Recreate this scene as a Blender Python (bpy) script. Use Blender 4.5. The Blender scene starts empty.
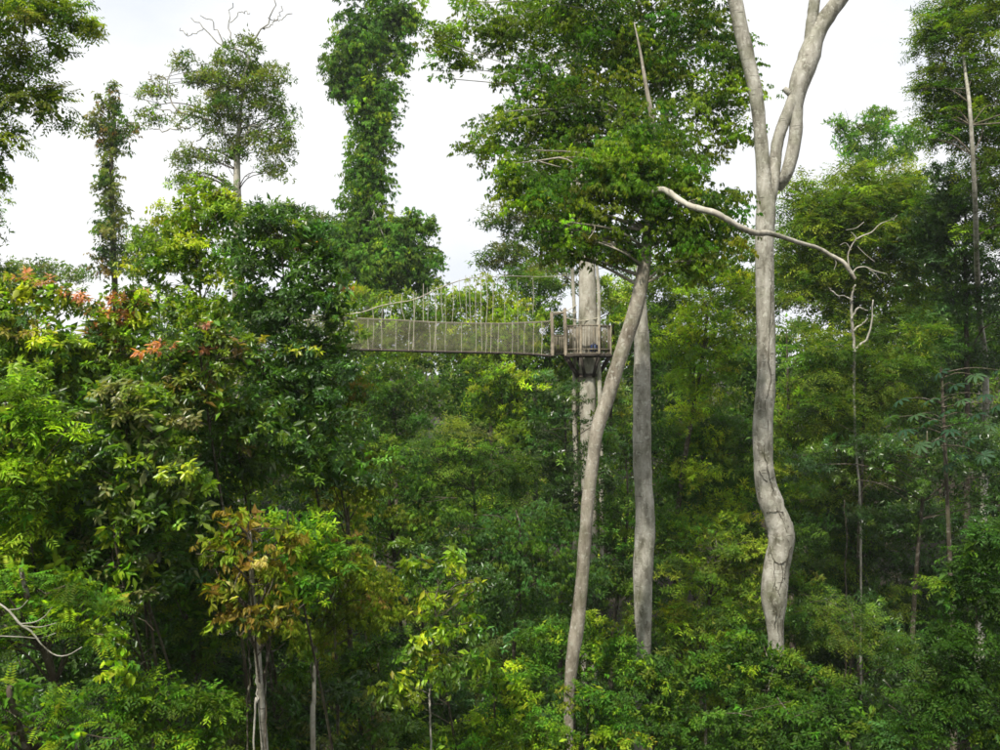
import bpy, math
import numpy as np
from mathutils import Vector

SC = bpy.context.scene
COL = SC.collection
R = math.radians

# ------------------------------------------------------------------ camera
F = 1000.0                      # focal length in pixels of a 1000 px wide picture
CAMZ = 16.0                     # the viewer stands on a walkway high above the forest floor
cam_d = bpy.data.cameras.new("camera")
cam = bpy.data.objects.new("camera", cam_d)
COL.objects.link(cam)
cam_d.sensor_width = 36.0
cam_d.lens = 36.0
cam_d.clip_start = 0.1
cam_d.clip_end = 3000.0
cam.location = (0, 0, CAMZ)
cam.rotation_euler = (R(90), 0, 0)
SC.camera = cam

def at(px, py, d):
    """a photo direction and a distance -> a point of the place"""
    return np.array([(px - 500.0) / F * d, d, CAMZ - (py - 375.0) / F * d])

# ------------------------------------------------------------------ world
SUN_EL, SUN_AZ = R(57), R(205)      # azimuth measured clockwise from +Y
w = bpy.data.worlds.new("World")
SC.world = w
w.use_nodes = True
nt = w.node_tree
nt.nodes.clear()
N = nt.nodes.new
L = nt.links.new
out = N("ShaderNodeOutputWorld")
bg = N("ShaderNodeBackground")
sky = N("ShaderNodeTexSky")
sky.sky_type = 'NISHITA'
sky.sun_disc = False
sky.sun_elevation = SUN_EL
sky.sun_rotation = SUN_AZ
sky.air_density = 1.0
sky.dust_density = 3.0
tc = N("ShaderNodeTexCoord")
mp = N("ShaderNodeMapping")
mp.inputs['Scale'].default_value = (1.0, 1.0, 2.2)
nz = N("ShaderNodeTexNoise")
nz.inputs['Scale'].default_value = 2.2
nz.inputs['Detail'].default_value = 6
nz.inputs['Roughness'].default_value = 0.55
cr = N("ShaderNodeValToRGB")
cr.color_ramp.elements[0].position = 0.36
cr.color_ramp.elements[0].color = (7.2, 7.55, 8.2, 1)
cr.color_ramp.elements[1].position = 0.55
cr.color_ramp.elements[1].color = (9.0, 9.0, 9.0, 1)
mx = N("ShaderNodeMix")
mx.data_type = 'RGBA'
mx.inputs[0].default_value = 0.93
L(tc.outputs['Generated'], mp.inputs['Vector'])
L(mp.outputs['Vector'], nz.inputs['Vector'])
L(nz.outputs['Fac'], cr.inputs['Fac'])
L(sky.outputs['Color'], mx.inputs[6])
L(cr.outputs['Color'], mx.inputs[7])
L(mx.outputs[2], bg.inputs['Color'])
bg.inputs['Strength'].default_value = 0.1
L(bg.outputs['Background'], out.inputs['Surface'])

sun_d = bpy.data.lights.new("sun", 'SUN')
sun_d.energy = 5.0
sun_d.angle = R(2.0)
sun_d.color = (1.0, 0.95, 0.86)
sun = bpy.data.objects.new("sun", sun_d)
COL.objects.link(sun)
sv = Vector((math.sin(SUN_AZ) * math.cos(SUN_EL), math.cos(SUN_AZ) * math.cos(SUN_EL), math.sin(SUN_EL)))
sun.rotation_euler = (-sv).to_track_quat('-Z', 'Y').to_euler()
sun.location = (-20, -20, 60)

SC.view_settings.view_transform = 'Standard'
SC.view_settings.look = 'None'
SC.view_settings.exposure = 0.38
SC.view_settings.gamma = 1.0
SC.render.engine = 'CYCLES'
SC.cycles.max_bounces = 6
SC.cycles.diffuse_bounces = 4
SC.cycles.glossy_bounces = 2
SC.cycles.transmission_bounces = 4
SC.cycles.volume_bounces = 0
SC.cycles.caustics_reflective = False
SC.cycles.caustics_refractive = False
SC.cycles.use_denoising = True
SC.cycles.filter_width = 1.6

# ------------------------------------------------------------------ materials
def newmat(name):
    m = bpy.data.materials.new(name)
    m.use_nodes = True
    m.node_tree.nodes.clear()
    return m, m.node_tree.nodes.new, m.node_tree.links.new

def leaf_material(name, rough=0.42, spec=0.4, trans=0.3):
    m, N, L = newmat(name)
    o = N("ShaderNodeOutputMaterial")
    a = N("ShaderNodeAttribute"); a.attribute_name = 'tint'
    g = N("ShaderNodeNewGeometry")
    under = N("ShaderNodeMix"); under.data_type = 'RGBA'
    L(g.outputs['Backfacing'], under.inputs[0])
    L(a.outputs['Color'], under.inputs[6])
    pale = N("ShaderNodeMix"); pale.data_type = 'RGBA'
    pale.inputs[0].default_value = 0.08
    L(a.outputs['Color'], pale.inputs[6])
    pale.inputs[7].default_value = (0.16, 0.2, 0.1, 1)
    L(pale.outputs[2], under.inputs[7])
    p = N("ShaderNodeBsdfPrincipled")
    p.inputs['Roughness'].default_value = rough
    p.inputs['Specular IOR Level'].default_value = spec
    L(under.outputs[2], p.inputs['Base Color'])
    t = N("ShaderNodeBsdfTranslucent")
    tm = N("ShaderNodeMix"); tm.data_type = 'RGBA'; tm.blend_type = 'MULTIPLY'
    tm.inputs[0].default_value = 1.0
    L(a.outputs['Color'], tm.inputs[6])
    tm.inputs[7].default_value = (2.05, 2.2, 0.75, 1)
    L(tm.outputs[2], t.inputs['Color'])
    s = N("ShaderNodeMixShader"); s.inputs[0].default_value = trans
    L(p.outputs[0], s.inputs[1]); L(t.outputs[0], s.inputs[2])
    L(s.outputs[0], o.inputs['Surface'])
    return m

M_LEAF = leaf_material("leaf_satin", 0.55, 0.16, 0.42)
M_GLOSS = leaf_material("leaf_glossy", 0.34, 0.5, 0.33)
M_CANOPY = leaf_material("leaf_thin", 0.5, 0.2, 0.55)
M_FAR = leaf_material("leaf_dull", 0.65, 0.16, 0.4)

def bark_material(name, pale, mid, dark, patch=0.5, scale=6.0, crack=0.6):
    m, N, L = newmat(name)
    o = N("ShaderNodeOutputMaterial")
    tc = N("ShaderNodeTexCoord")
    mp = N("ShaderNodeMapping"); mp.inputs['Scale'].default_value = (1, 1, 0.35)
    L(tc.outputs['Object'], mp.inputs['Vector'])
    n1 = N("ShaderNodeTexNoise"); n1.inputs['Scale'].default_value = scale * 0.5
    n1.inputs['Detail'].default_value = 8; n1.inputs['Roughness'].default_value = 0.65
    L(mp.outputs['Vector'], n1.inputs['Vector'])
    r1 = N("ShaderNodeValToRGB")
    e = r1.color_ramp.elements
    e[0].position = 0.32; e[0].color = (*dark, 1)
    e[1].position = 0.68; e[1].color = (*pale, 1)
    x = e.new(0.48); x.color = (*mid, 1)
    L(n1.outputs['Fac'], r1.inputs['Fac'])
    # pale lichen blotches
    n2 = N("ShaderNodeTexNoise"); n2.inputs['Scale'].default_value = scale * 1.3
    n2.inputs['Detail'].default_value = 5; n2.inputs['Distortion'].default_value = 0.6
    mp2 = N("ShaderNodeMapping"); mp2.inputs['Scale'].default_value = (1, 1, 0.9)
    mp2.inputs['Location'].default_value = (4, 9, 2)
    L(tc.outputs['Object'], mp2.inputs['Vector']); L(mp2.outputs['Vector'], n2.inputs['Vector'])
    r2 = N("ShaderNodeValToRGB")
    r2.color_ramp.elements[0].position = 0.56; r2.color_ramp.elements[0].color = (0, 0, 0, 1)
    r2.color_ramp.elements[1].position = 0.62; r2.color_ramp.elements[1].color = (1, 1, 1, 1)
    L(n2.outputs['Fac'], r2.inputs['Fac'])
    mulp = N("ShaderNodeMath"); mulp.operation = 'MULTIPLY'; mulp.inputs[1].default_value = patch
    L(r2.outputs['Color'], mulp.inputs[0])
    mixp = N("ShaderNodeMix"); mixp.data_type = 'RGBA'
    L(mulp.outputs[0], mixp.inputs[0]); L(r1.outputs['Color'], mixp.inputs[6])
    mixp.inputs[7].default_value = (0.52, 0.52, 0.46, 1)
    # moss and green algae
    n3 = N("ShaderNodeTexNoise"); n3.inputs['Scale'].default_value = scale * 0.22
    n3.inputs['Detail'].default_value = 6
    L(tc.outputs['Object'], n3.inputs['Vector'])
    r3 = N("ShaderNodeValToRGB")
    r3.color_ramp.elements[0].position = 0.5; r3.color_ramp.elements[0].color = (0, 0, 0, 1)
    r3.color_ramp.elements[1].position = 0.75; r3.color_ramp.elements[1].color = (0.55, 0.55, 0.55, 1)
    L(n3.outputs['Fac'], r3.inputs['Fac'])
    mixm = N("ShaderNodeMix"); mixm.data_type = 'RGBA'
    L(r3.outputs['Color'], mixm.inputs[0]); L(mixp.outputs[2], mixm.inputs[6])
    mixm.inputs[7].default_value = (0.12, 0.13, 0.06, 1)
    # horizontal scars: dark short marks across the bark
    mp4 = N("ShaderNodeMapping"); mp4.inputs['Scale'].default_value = (0.9, 0.9, 6.5)
    L(tc.outputs['Object'], mp4.inputs['Vector'])
    n4 = N("ShaderNodeTexNoise"); n4.inputs['Scale'].default_value = scale * 0.45
    n4.inputs['Detail'].default_value = 3
    L(mp4.outputs['Vector'], n4.inputs['Vector'])
    r4 = N("ShaderNodeValToRGB")
    r4.color_ramp.elements[0].position = 0.62; r4.color_ramp.elements[0].color = (0, 0, 0, 1)
    r4.color_ramp.elements[1].position = 0.72; r4.color_ramp.elements[1].color = (crack, crack, crack, 1)
    L(n4.outputs['Fac'], r4.inputs['Fac'])
    mixc = N("ShaderNodeMix"); mixc.data_type = 'RGBA'
    L(r4.outputs['Color'], mixc.inputs[0]); L(mixm.outputs[2], mixc.inputs[6])
    mixc.inputs[7].default_value = (*[c * 0.6 for c in dark], 1)
    mp5 = N("ShaderNodeMapping"); mp5.inputs['Scale'].default_value = (1.6, 1.6, 0.7)
    L(tc.outputs['Object'], mp5.inputs['Vector'])
    n5 = N("ShaderNodeTexNoise"); n5.inputs['Scale'].default_value = 1.6; n5.inputs['Detail'].default_value = 7; n5.inputs['Roughness'].default_value = 0.7
    L(mp5.outputs['Vector'], n5.inputs['Vector'])
    r5 = N("ShaderNodeValToRGB")
    r5.color_ramp.elements[0].position = 0.35; r5.color_ramp.elements[0].color = (0.62, 0.62, 0.56, 1)
    r5.color_ramp.elements[1].position = 0.60; r5.color_ramp.elements[1].color = (1.08, 1.07, 1.04, 1)
    L(n5.outputs['Fac'], r5.inputs['Fac'])
    st = N("ShaderNodeMix"); st.data_type = 'RGBA'; st.blend_type = 'MULTIPLY'; st.inputs[0].default_value = 1.0
    L(mixc.outputs[2], st.inputs[6]); L(r5.outputs['Color'], st.inputs[7])
    mixc = st
    p = N("ShaderNodeBsdfPrincipled")
    p.inputs['Roughness'].default_value = 0.85
    p.inputs['Specular IOR Level'].default_value = 0.2
    L(mixc.outputs[2], p.inputs['Base Color'])
    b = N("ShaderNodeBump"); b.inputs['Strength'].default_value = 0.9; b.inputs['Distance'].default_value = 0.05
    L(n1.outputs['Fac'], b.inputs['Height']); L(b.outputs['Normal'], p.inputs['Normal'])
    L(p.outputs[0], o.inputs['Surface'])
    return m

M_PALE = bark_material("bark_pale_grey", (0.46, 0.445, 0.40), (0.31, 0.295, 0.255), (0.12, 0.11, 0.085), 0.6, 9, 0.8)
M_LEAN = bark_material("bark_grey_brown", (0.38, 0.35, 0.295), (0.255, 0.228, 0.185), (0.12, 0.10, 0.075), 0.45, 9, 0.5)
M_WHITE = bark_material("bark_whitish", (0.46, 0.44, 0.38), (0.36, 0.335, 0.285), (0.16, 0.14, 0.11), 0.5, 5, 0.35)
M_BROWN = bark_material("bark_brown", (0.12, 0.10, 0.075), (0.07, 0.057, 0.04), (0.035, 0.027, 0.02), 0.25, 8, 0.5)
M_VINE = bark_material("bark_dark_vine", (0.09, 0.075, 0.055), (0.05, 0.04, 0.03), (0.02, 0.017, 0.012), 0.1, 20, 0.3)

def plain(name, col, rough=0.8, var=0.35, scale=12, spec=0.25):
    m, N, L = newmat(name)
    o = N("ShaderNodeOutputMaterial")
    tc = N("ShaderNodeTexCoord")
    n = N("ShaderNodeTexNoise"); n.inputs['Scale'].default_value = scale; n.inputs['Detail'].default_value = 6
    L(tc.outputs['Object'], n.inputs['Vector'])
    r = N("ShaderNodeValToRGB")
    r.color_ramp.elements[0].position = 0.3; r.color_ramp.elements[0].color = (*[c * (1 - var) for c in col], 1)
    r.color_ramp.elements[1].position = 0.7; r.color_ramp.elements[1].color = (*[min(1, c * (1 + var)) for c in col], 1)
    L(n.outputs['Fac'], r.inputs['Fac'])
    p = N("ShaderNodeBsdfPrincipled")
    p.inputs['Roughness'].default_value = rough; p.inputs['Specular IOR Level'].default_value = spec
    L(r.outputs['Color'], p.inputs['Base Color'])
    L(p.outputs[0], o.inputs['Surface'])
    return m

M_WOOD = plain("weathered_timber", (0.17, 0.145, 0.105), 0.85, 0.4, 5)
M_WOODD = plain("dark_timber", (0.045, 0.037, 0.029), 0.85, 0.4, 5)  # darker timber for the parts beneath the decks
M_ROPE = plain("pale_rope", (0.42, 0.39, 0.30), 0.9, 0.25, 9)
M_NET = plain("brown_netting", (0.22, 0.21, 0.14), 0.9, 0.3, 3)
M_STEEL = plain("steel_cable", (0.22, 0.22, 0.21), 0.5, 0.2, 9)
M_BLUE = plain("blue_cloth", (0.02, 0.035, 0.12), 0.7, 0.3, 9)
M_LBLUE = plain("pale_blue_strap", (0.20, 0.26, 0.36), 0.7, 0.2, 9)
M_SKIN = plain("soil_and_litter", (0.022, 0.017, 0.010), 0.95, 0.5, 1.2)

# ------------------------------------------------------------------ object helpers
def tag(o, label=None, cat=None, group=None, kind=None):
    if label: o['label'] = label
    if cat: o['category'] = cat
    if group: o['group'] = group
    if kind: o['kind'] = kind
    return o

def empty(name, loc, label=None, cat=None, group=None):
    o = bpy.data.objects.new(name, None)
    o.empty_display_size = 0.3
    COL.objects.link(o)
    o.location = tuple(float(v) for v in loc)
    return tag(o, label, cat, group)

def mesh_obj(name, V, Fc, mat, parent=None, origin=None, tint=None, smooth=False, nside=None):
    """V: (n,3) world coordinates. Fc: (m,k) faces all of one size."""
    V = np.asarray(V, dtype=np.float64)
    Fc = np.asarray(Fc, dtype=np.int32)
    if parent is not None and origin is None:
        origin = np.array(parent.location)
        if parent.parent is not None: origin = origin + np.array(parent.parent.location)
    if origin is None: origin = np.zeros(3)
    me = bpy.data.meshes.new(name)
    me.vertices.add(len(V))
    me.vertices.foreach_set('co', (V - origin).astype(np.float32).ravel())
    k = Fc.shape[1]
    me.loops.add(len(Fc) * k)
    me.loops.foreach_set('vertex_index', Fc.ravel())
    me.polygons.add(len(Fc))
    me.polygons.foreach_set('loop_start', np.arange(len(Fc), dtype=np.int32) * k)
    if smooth:
        me.polygons.foreach_set('use_smooth', np.ones(len(Fc), dtype=bool))
    me.update(calc_edges=True)
    if tint is not None:
        c = np.ones((len(V), 4), dtype=np.float32)
        c[:, :3] = np.clip(tint, 0, 1)
        a = me.color_attributes.new('tint', 'FLOAT_COLOR', 'POINT')
        a.data.foreach_set('color', c.ravel())
    me.materials.append(mat)
    o = bpy.data.objects.new(name, me)
    COL.objects.link(o)
    if parent is not None:
        o.parent = parent
        if parent.parent is None: o.location = (0, 0, 0)
    else:
        o.location = tuple(origin)
    return o

class MB:
    """collects quads (triangles are quads with a repeated corner left out: kept separately)"""
    def __init__(s): s.v = []; s.f = []; s.n = 0
    def add(s, V, Fq):
        s.v.append(np.asarray(V, float)); s.f.append(np.asarray(Fq, int) + s.n); s.n += len(V)
    def tube(s, P, r, sides=8, wob=0.0, rng=None, cap=True):
        P = np.asarray(P, float); n = len(P)
        r = np.broadcast_to(np.asarray(r, float), (n,))
        T = np.gradient(P, axis=0)
        T /= np.linalg.norm(T, axis=1)[:, None] + 1e-9
        u = np.cross(T[0], [0.3, 0.9, 0.1]); u /= np.linalg.norm(u) + 1e-9
        rows = []
        ang = np.arange(sides) * 2 * math.pi / sides
        for i in range(n):
            u = u - T[i] * np.dot(u, T[i]); u /= np.linalg.norm(u) + 1e-9
            v = np.cross(T[i], u)
            rr = r[i] * np.ones(sides)
            if wob and rng is not None: rr = rr * (1 + wob * rng.standard_normal(sides))
            rows.append(P[i] + rr[:, None] * (np.cos(ang)[:, None] * u + np.sin(ang)[:, None] * v))
        V = np.concatenate(rows)
        i = np.arange(n - 1)[:, None] * sides; j = np.arange(sides)[None, :]; j2 = (j + 1) % sides
        Fq = np.stack([i + j, i + j2, i + sides + j2, i + sides + j], -1).reshape(-1, 4)
        s.add(V, Fq)
        if cap and sides >= 4 and sides % 2 == 0:
            for e in (0, (n - 1) * sides):
                q = [[e + a, e + a + 1, e + sides - 2 - a, e + sides - 1 - a] for a in range(sides // 2 - 1)]
                s.f.append(np.asarray(q, int) + (s.n - len(V)))
    def box(s, c, half, rot=None):
        c = np.asarray(c, float)
        k = np.array([[x, y, z] for x in (-1, 1) for y in (-1, 1) for z in (-1, 1)], float) * half
        if rot is not None: k = k @ np.asarray(rot).T
        s.add(c + k, [[0, 1, 3, 2], [4, 6, 7, 5], [0, 4, 5, 1], [2, 3, 7, 6], [0, 2, 6, 4], [1, 5, 7, 3]])
    def beam(s, a, b, w, h):
        a = np.asarray(a, float); b = np.asarray(b, float)
        x = b - a; ln = np.linalg.norm(x); x /= ln
        up = np.array([0, 0, 1.0]) if abs(x[2]) < 0.95 else np.array([0, 1.0, 0])
        y = np.cross(up, x); y /= np.linalg.norm(y); z = np.cross(x, y)
        s.box((a + b) / 2, (ln / 2, w / 2, h / 2), np.stack([x, y, z], 1))
    def build(s, name, mat, parent=None, origin=None, smooth=False):
        return mesh_obj(name, np.concatenate(s.v), np.concatenate(s.f), mat, parent, origin, smooth=smooth)

def spline(P, n):
    """smooth curve through the points (Catmull-Rom), any number of columns"""
    P = np.asarray(P, float)
    Q = np.vstack([2 * P[0] - P[1], P, 2 * P[-1] - P[-2]])
    t = np.linspace(0, len(P) - 1 - 1e-6, n)
    i = t.astype(int); u = (t - i)[:, None]
    a, b, c, d = Q[i], Q[i + 1], Q[i + 2], Q[i + 3]
    return 0.5 * (2 * b + (c - a) * u + (2 * a - 5 * b + 4 * c - d) * u ** 2 + (3 * b - a - 3 * c + d) * u ** 3)

def gz(x, y):
    """height of the forest floor"""
    x = np.asarray(x, float); y = np.asarray(y, float)
    h = 1.2 * np.sin(x * 0.071 + 1.3) * np.cos(y * 0.053) + 0.5 * np.sin(x * 0.21 + y * 0.17)
    rise = np.clip((x - 14) / 40, 0, 1) * 7 + np.clip((y - 55) / 150, 0, 1) * 9 + np.clip((-x - 30) / 60, 0, 1) * 4
    return 2.2 + h + rise

# ------------------------------------------------------------------ leaves
def unit(v): return v / (np.linalg.norm(v, axis=-1, keepdims=True) + 1e-9)

def make_template(kind, ratio, rng, near=False):
    """one twig: several leaves, unit leaf length; x along the twig, z up"""
    base, dirs, nor, sc = [], [], [], []
    def put(b, d, n, s=1.0): base.append(b); dirs.append(d); nor.append(n); sc.append(s)
    if kind == 'whorl':
        for ring, (x0, th, cnt) in enumerate(((0.0, 62, 5), (-0.5, 85, 4))):
            for k in range(cnt):
                ph = 2 * math.pi * (k + rng.uniform(-.25, .25)) / cnt + ring
                t = R(th + rng.uniform(-14, 14))
                d = np.array([math.cos(t), math.sin(t) * math.cos(ph), math.sin(t) * math.sin(ph) * 0.6 - 0.28])
                put([x0, 0, 0], d, [0.25 + rng.uniform(-.3, .3), rng.uniform(-.4, .4), 1], rng.uniform(.75, 1.15))
    elif kind == 'hang':
        for k in range(9):
            x = rng.uniform(-0.9, 0.5)
            d = np.array([rng.uniform(-.2, .8), rng.uniform(-.7, .7), -1.0 + rng.uniform(-.1, .5)])
            put([x, rng.uniform(-.25, .25), rng.uniform(-.1, .1)], d, [rng.uniform(-1, 1), rng.uniform(-1, 1), 0.7], rng.uniform(.7, 1.15))
    elif kind == 'pinnate':
        n = 9
        for k in range(n):
            for s in (-1, 1):
                x = -1.6 + 3.6 * k / (n - 1)
                w_ = 1.0 - 0.5 * abs(k / (n - 1) - 0.4)
                put([x, 0, -0.06 * (x + 1.6) ** 2], [0.35, s, -0.22], [0, s * 0.35, 1], 1.15 * w_)
    elif kind == 'alt':
        for k in range(8):
            s = 1 if k % 2 else -1
            x = -1.2 + 0.34 * k
            put([x, 0, -0.05 * (x + 1.2) ** 2], [0.7 + rng.uniform(-.2, .2), s, -0.3 + rng.uniform(-.25, .25)],
                [rng.uniform(-.3, .3), s * 0.25, 1], rng.uniform(.75, 1.1))
    else:
        for k in range(8):
            d = rng.standard_normal(3); d[2] -= 0.3
            put(rng.uniform(-.6, .6, 3), d, [rng.uniform(-.6, .6), rng.uniform(-.6, .6), 1], rng.uniform(.7, 1.2))
    B = np.array(base, float); D = unit(np.array(dirs, float)); Nn = np.array(nor, float); S = np.array(sc, float)[:, None]
    Nn = unit(Nn - D * np.sum(Nn * D, 1)[:, None]); Y = np.cross(Nn, D)
    Lr = S; Wd = S * ratio
    if near == 'far':
        p0 = B + Y * Wd * 0.5
        p1 = B - Y * Wd * 0.35 + D * Lr * 0.3
        p2 = B + D * Lr
        V = np.stack([p0, p2, p1], 1).reshape(-1, 3)
        f = np.array([[0, 1, 2]])
        nv = 3
    elif not near:
        p0 = B
        p1 = B + D * Lr * 0.45 + Y * Wd * 0.5 + Nn * Wd * 0.16
        p2 = B + D * Lr - Nn * Lr * 0.12
        p3 = B + D * Lr * 0.45 - Y * Wd * 0.5 + Nn * Wd * 0.16
        V = np.stack([p0, p1, p2, p3], 1).reshape(-1, 3)
        f = np.array([[0, 3, 2], [0, 2, 1]])
        nv = 4
    else:
        p0 = B
        a1 = B + D * Lr * 0.28 + Y * Wd * 0.46 + Nn * Wd * 0.14
        a2 = B + D * Lr * 0.68 + Y * Wd * 0.40 + Nn * Wd * 0.10 - Nn * Lr * 0.05
        tp = B + D * Lr - Nn * Lr * 0.16
        b2 = B + D * Lr * 0.68 - Y * Wd * 0.40 + Nn * Wd * 0.10 - Nn * Lr * 0.05
        b1 = B + D * Lr * 0.28 - Y * Wd * 0.46 + Nn * Wd * 0.14
        V = np.stack([p0, a1, a2, tp, b2, b1], 1).reshape(-1, 3)
        f = np.array([[0, 2, 1], [0, 3, 2], [0, 4, 3], [0, 5, 4]])
        nv = 6
    nl = len(B)
    Fc = (f[None] + (np.arange(nl) * nv)[:, None, None]).reshape(-1, 3)
    return V, Fc, nl, nv

TRI = [0]
def scatter(rng, P, A, size, cols, kind, ratio, near=False):
    """leafy twigs at P pointing along A; size and colour per twig -> V, F, tint"""
    Vs, Fs, Cs = [], [], []; off = 0
    nt_ = 4
    which = rng.integers(0, nt_, len(P))
    for k in range(nt_):
        V, Fc, nl, nv = make_template(kind, ratio, rng, near)
        m = which == k
        p, a, s, c = P[m], unit(A[m]), size[m], cols[m]
        if not len(p): continue
        up = np.array([0, 0, 1.0]) + rng.standard_normal((len(p), 3)) * 0.35
        n = unit(up - a * np.sum(up * a, 1)[:, None]); y = np.cross(n, a)
        Mx = np.stack([a, y, n], 1)                               # rows
        W = np.einsum('vk,nkj->nvj', V, Mx) * s[:, None, None] + p[:, None]
        nn = len(p)
        Fx = Fc[None] + (np.arange(nn) * len(V))[:, None, None] + off
        lf = rng.normal(1.0, 0.16, (nn, nl, 1)) * np.array([1, 1, 1]) + rng.normal(0, 0.07, (nn, nl, 3))
        cc = c[:, None, :] * np.clip(lf, 0.5, 1.7)
        cc = np.repeat(cc, nv, axis=1)
        Vs.append(W.reshape(-1, 3)); Fs.append(Fx.reshape(-1, 3)); Cs.append(cc.reshape(-1, 3))
        off += nn * len(V)
    V = np.concatenate(Vs); Fc = np.concatenate(Fs); TRI[0] += len(Fc)
    return V, Fc, np.concatenate(Cs)

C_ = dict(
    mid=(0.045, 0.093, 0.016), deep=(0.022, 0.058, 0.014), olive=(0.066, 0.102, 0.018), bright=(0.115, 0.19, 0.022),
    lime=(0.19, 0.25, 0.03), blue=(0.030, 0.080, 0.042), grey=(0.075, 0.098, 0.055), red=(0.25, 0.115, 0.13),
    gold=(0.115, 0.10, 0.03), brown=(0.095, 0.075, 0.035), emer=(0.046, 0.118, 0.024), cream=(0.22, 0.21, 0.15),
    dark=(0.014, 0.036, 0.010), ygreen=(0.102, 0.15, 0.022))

def SP(cols, L_=0.16, ratio=0.4, kind='whorl', pad=0.8, k=3.0, core=1.0, droop=0.15, mat=None, near=False, young=None, flat=0.45, gap=1.0):
    return dict(cols=cols, L=L_, ratio=ratio, kind=kind, pad=pad, k=k, core=core, droop=droop, mat=mat or M_LEAF,
                near=near, young=young, flat=flat, gap=gap)

BOOST = np.array([1.95, 1.74, 0.78])
def pick(rng, cols, n):
    names = list(cols); w_ = np.array([cols[c] for c in names], float); w_ /= w_.sum()
    c = (np.array([C_[x] for x in names]) * BOOST)[rng.choice(len(names), n, p=w_)]
    return c * rng.normal(1, 0.24, (n, 1)).clip(.5, 1.6) * (1 + rng.normal(0, 0.06, (n, 3)))

def crown_geometry(rng, lobes, sp, d):
    """lobes: list of (centre, radii). returns V, F, tint, pad positions"""
    Lf = max(sp['L'] * (0.62 if d < 22 else 0.78), 4.6 / F * d)
    near = 'far' if (d > 30 or (sp.get('low') and d > 25)) else (sp['near'] and d < 17)
    Ps, As, Cs, pads = [], [], [], []
    VV = []
    for c, r in lobes:
        p = min(sp['pad'], 0.55 * min(r[0], r[2]) + 0.1)
        area = math.pi * r[0] * r[2]
        surf = 4 * math.pi * ((r[0] * r[2]) ** 1.0 + (r[0] * r[1]) + (r[1] * r[2])) / 3
        npad = max(6, int(1.5 * sp['gap'] * surf / (math.pi * p * p)))
        dr = unit(rng.standard_normal((npad, 3)))
        keep = (dr[:, 1] < 0.3) | (rng.random(npad) < 0.35)
        dr = dr[keep]
        ph = rng.uniform(0, 6.28, 3)
        lump = 1 + 0.13 * np.sin(dr[:, 0] * 5 + ph[0]) * np.cos(dr[:, 2] * 4 + ph[1]) + 0.08 * np.sin(dr[:, 1] * 9 + dr[:, 0] * 7 + ph[2])
        rf = (rng.uniform(0.35, 1.0, len(dr)) ** 0.5) * lump * 1.04
        pos = c + dr * r * rf[:, None]
        np_ = len(pos)
        pc = pick(rng, sp['cols'], np_)
        if sp['young']:
            yc, prob = sp['young']
            top = (dr[:, 2] > 0.1) & (rng.random(np_) < prob)
        leaf_a = 0.5 * Lf * Lf * sp['ratio']
        nleaf = sp['k'] * area / leaf_a
        if near == 'far': nleaf *= 1.3
        ntw = max(np_ * 2, int(nleaf / dict(whorl=9, hang=9, pinnate=18, alt=8, fine=8)[sp['kind']]))
        pi = rng.integers(0, np_, ntw)
        u = unit(rng.standard_normal((ntw, 3)))
        u[:, 2] = np.abs(u[:, 2]) * np.where(rng.random(ntw) < 0.8, 1, -1)
        rad = rng.uniform(0.25, 1.0, ntw) ** 0.55
        psz = p * rng.uniform(0.65, 1.35, np_)[pi]
        off = u * rad[:, None] * psz[:, None]
        hr = np.hypot(off[:, 0], off[:, 1])
        off[:, 2] = off[:, 2] * sp['flat'] - 0.3 * hr * hr / (p + 1e-6)
        P = pos[pi] + off
        A = 0.55 * dr[pi] + 0.7 * u + 0.35 * rng.standard_normal((ntw, 3))
        A[:, 2] = A[:, 2] * 0.6 - sp['droop']
        Ps.append(P); As.append(A)
        tc_ = pc[pi]
        if sp['young']:
            yt = top[pi] & (u[:, 2] > -.1) & (rng.random(ntw) < 0.62)
            yc_ = pick(rng, yc, np_)
            tc_ = np.where(yt[:, None], 0.92 * yc_[pi] + 0.08 * tc_, tc_)
        Cs.append(tc_ * rng.normal(1, 0.1, (ntw, 1)))
        pads.append(pos)
        VV.append((c, r, area))
    P = np.concatenate(Ps); A = np.concatenate(As); Cc = np.concatenate(Cs)
    S = Lf * rng.uniform(0.75, 1.25, len(P))
    V, Fc, T = scatter(rng, P, A, S, Cc, sp['kind'], sp['ratio'], near)
    if sp['core'] > 0:                                  # big inner leaves fill the heart of the crown
        Lc = max(1.25 * sp['L'], 5.5 / F * d)
        Pc = []
        for c, r, area in VV:
            n = int(sp['core'] * 1.5 * area / (0.25 * Lc * Lc * 8)) + 4
            Pc.append(c + unit(rng.standard_normal((n, 3))) * (rng.random((n, 1)) ** 0.4) * r * 0.62)
        Pc = np.concatenate(Pc)
        V2, F2, T2 = scatter(rng, Pc, rng.standard_normal(Pc.shape), np.full(len(Pc), Lc), pick(rng, sp['cols'], len(Pc)), 'fine', 0.42, 'far' if d > 25 else False)
        Fc = np.concatenate([Fc, F2 + len(V)]); V = np.concatenate([V, V2]); T = np.concatenate([T, T2])
    return V, Fc, T, np.concatenate(pads)

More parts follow.
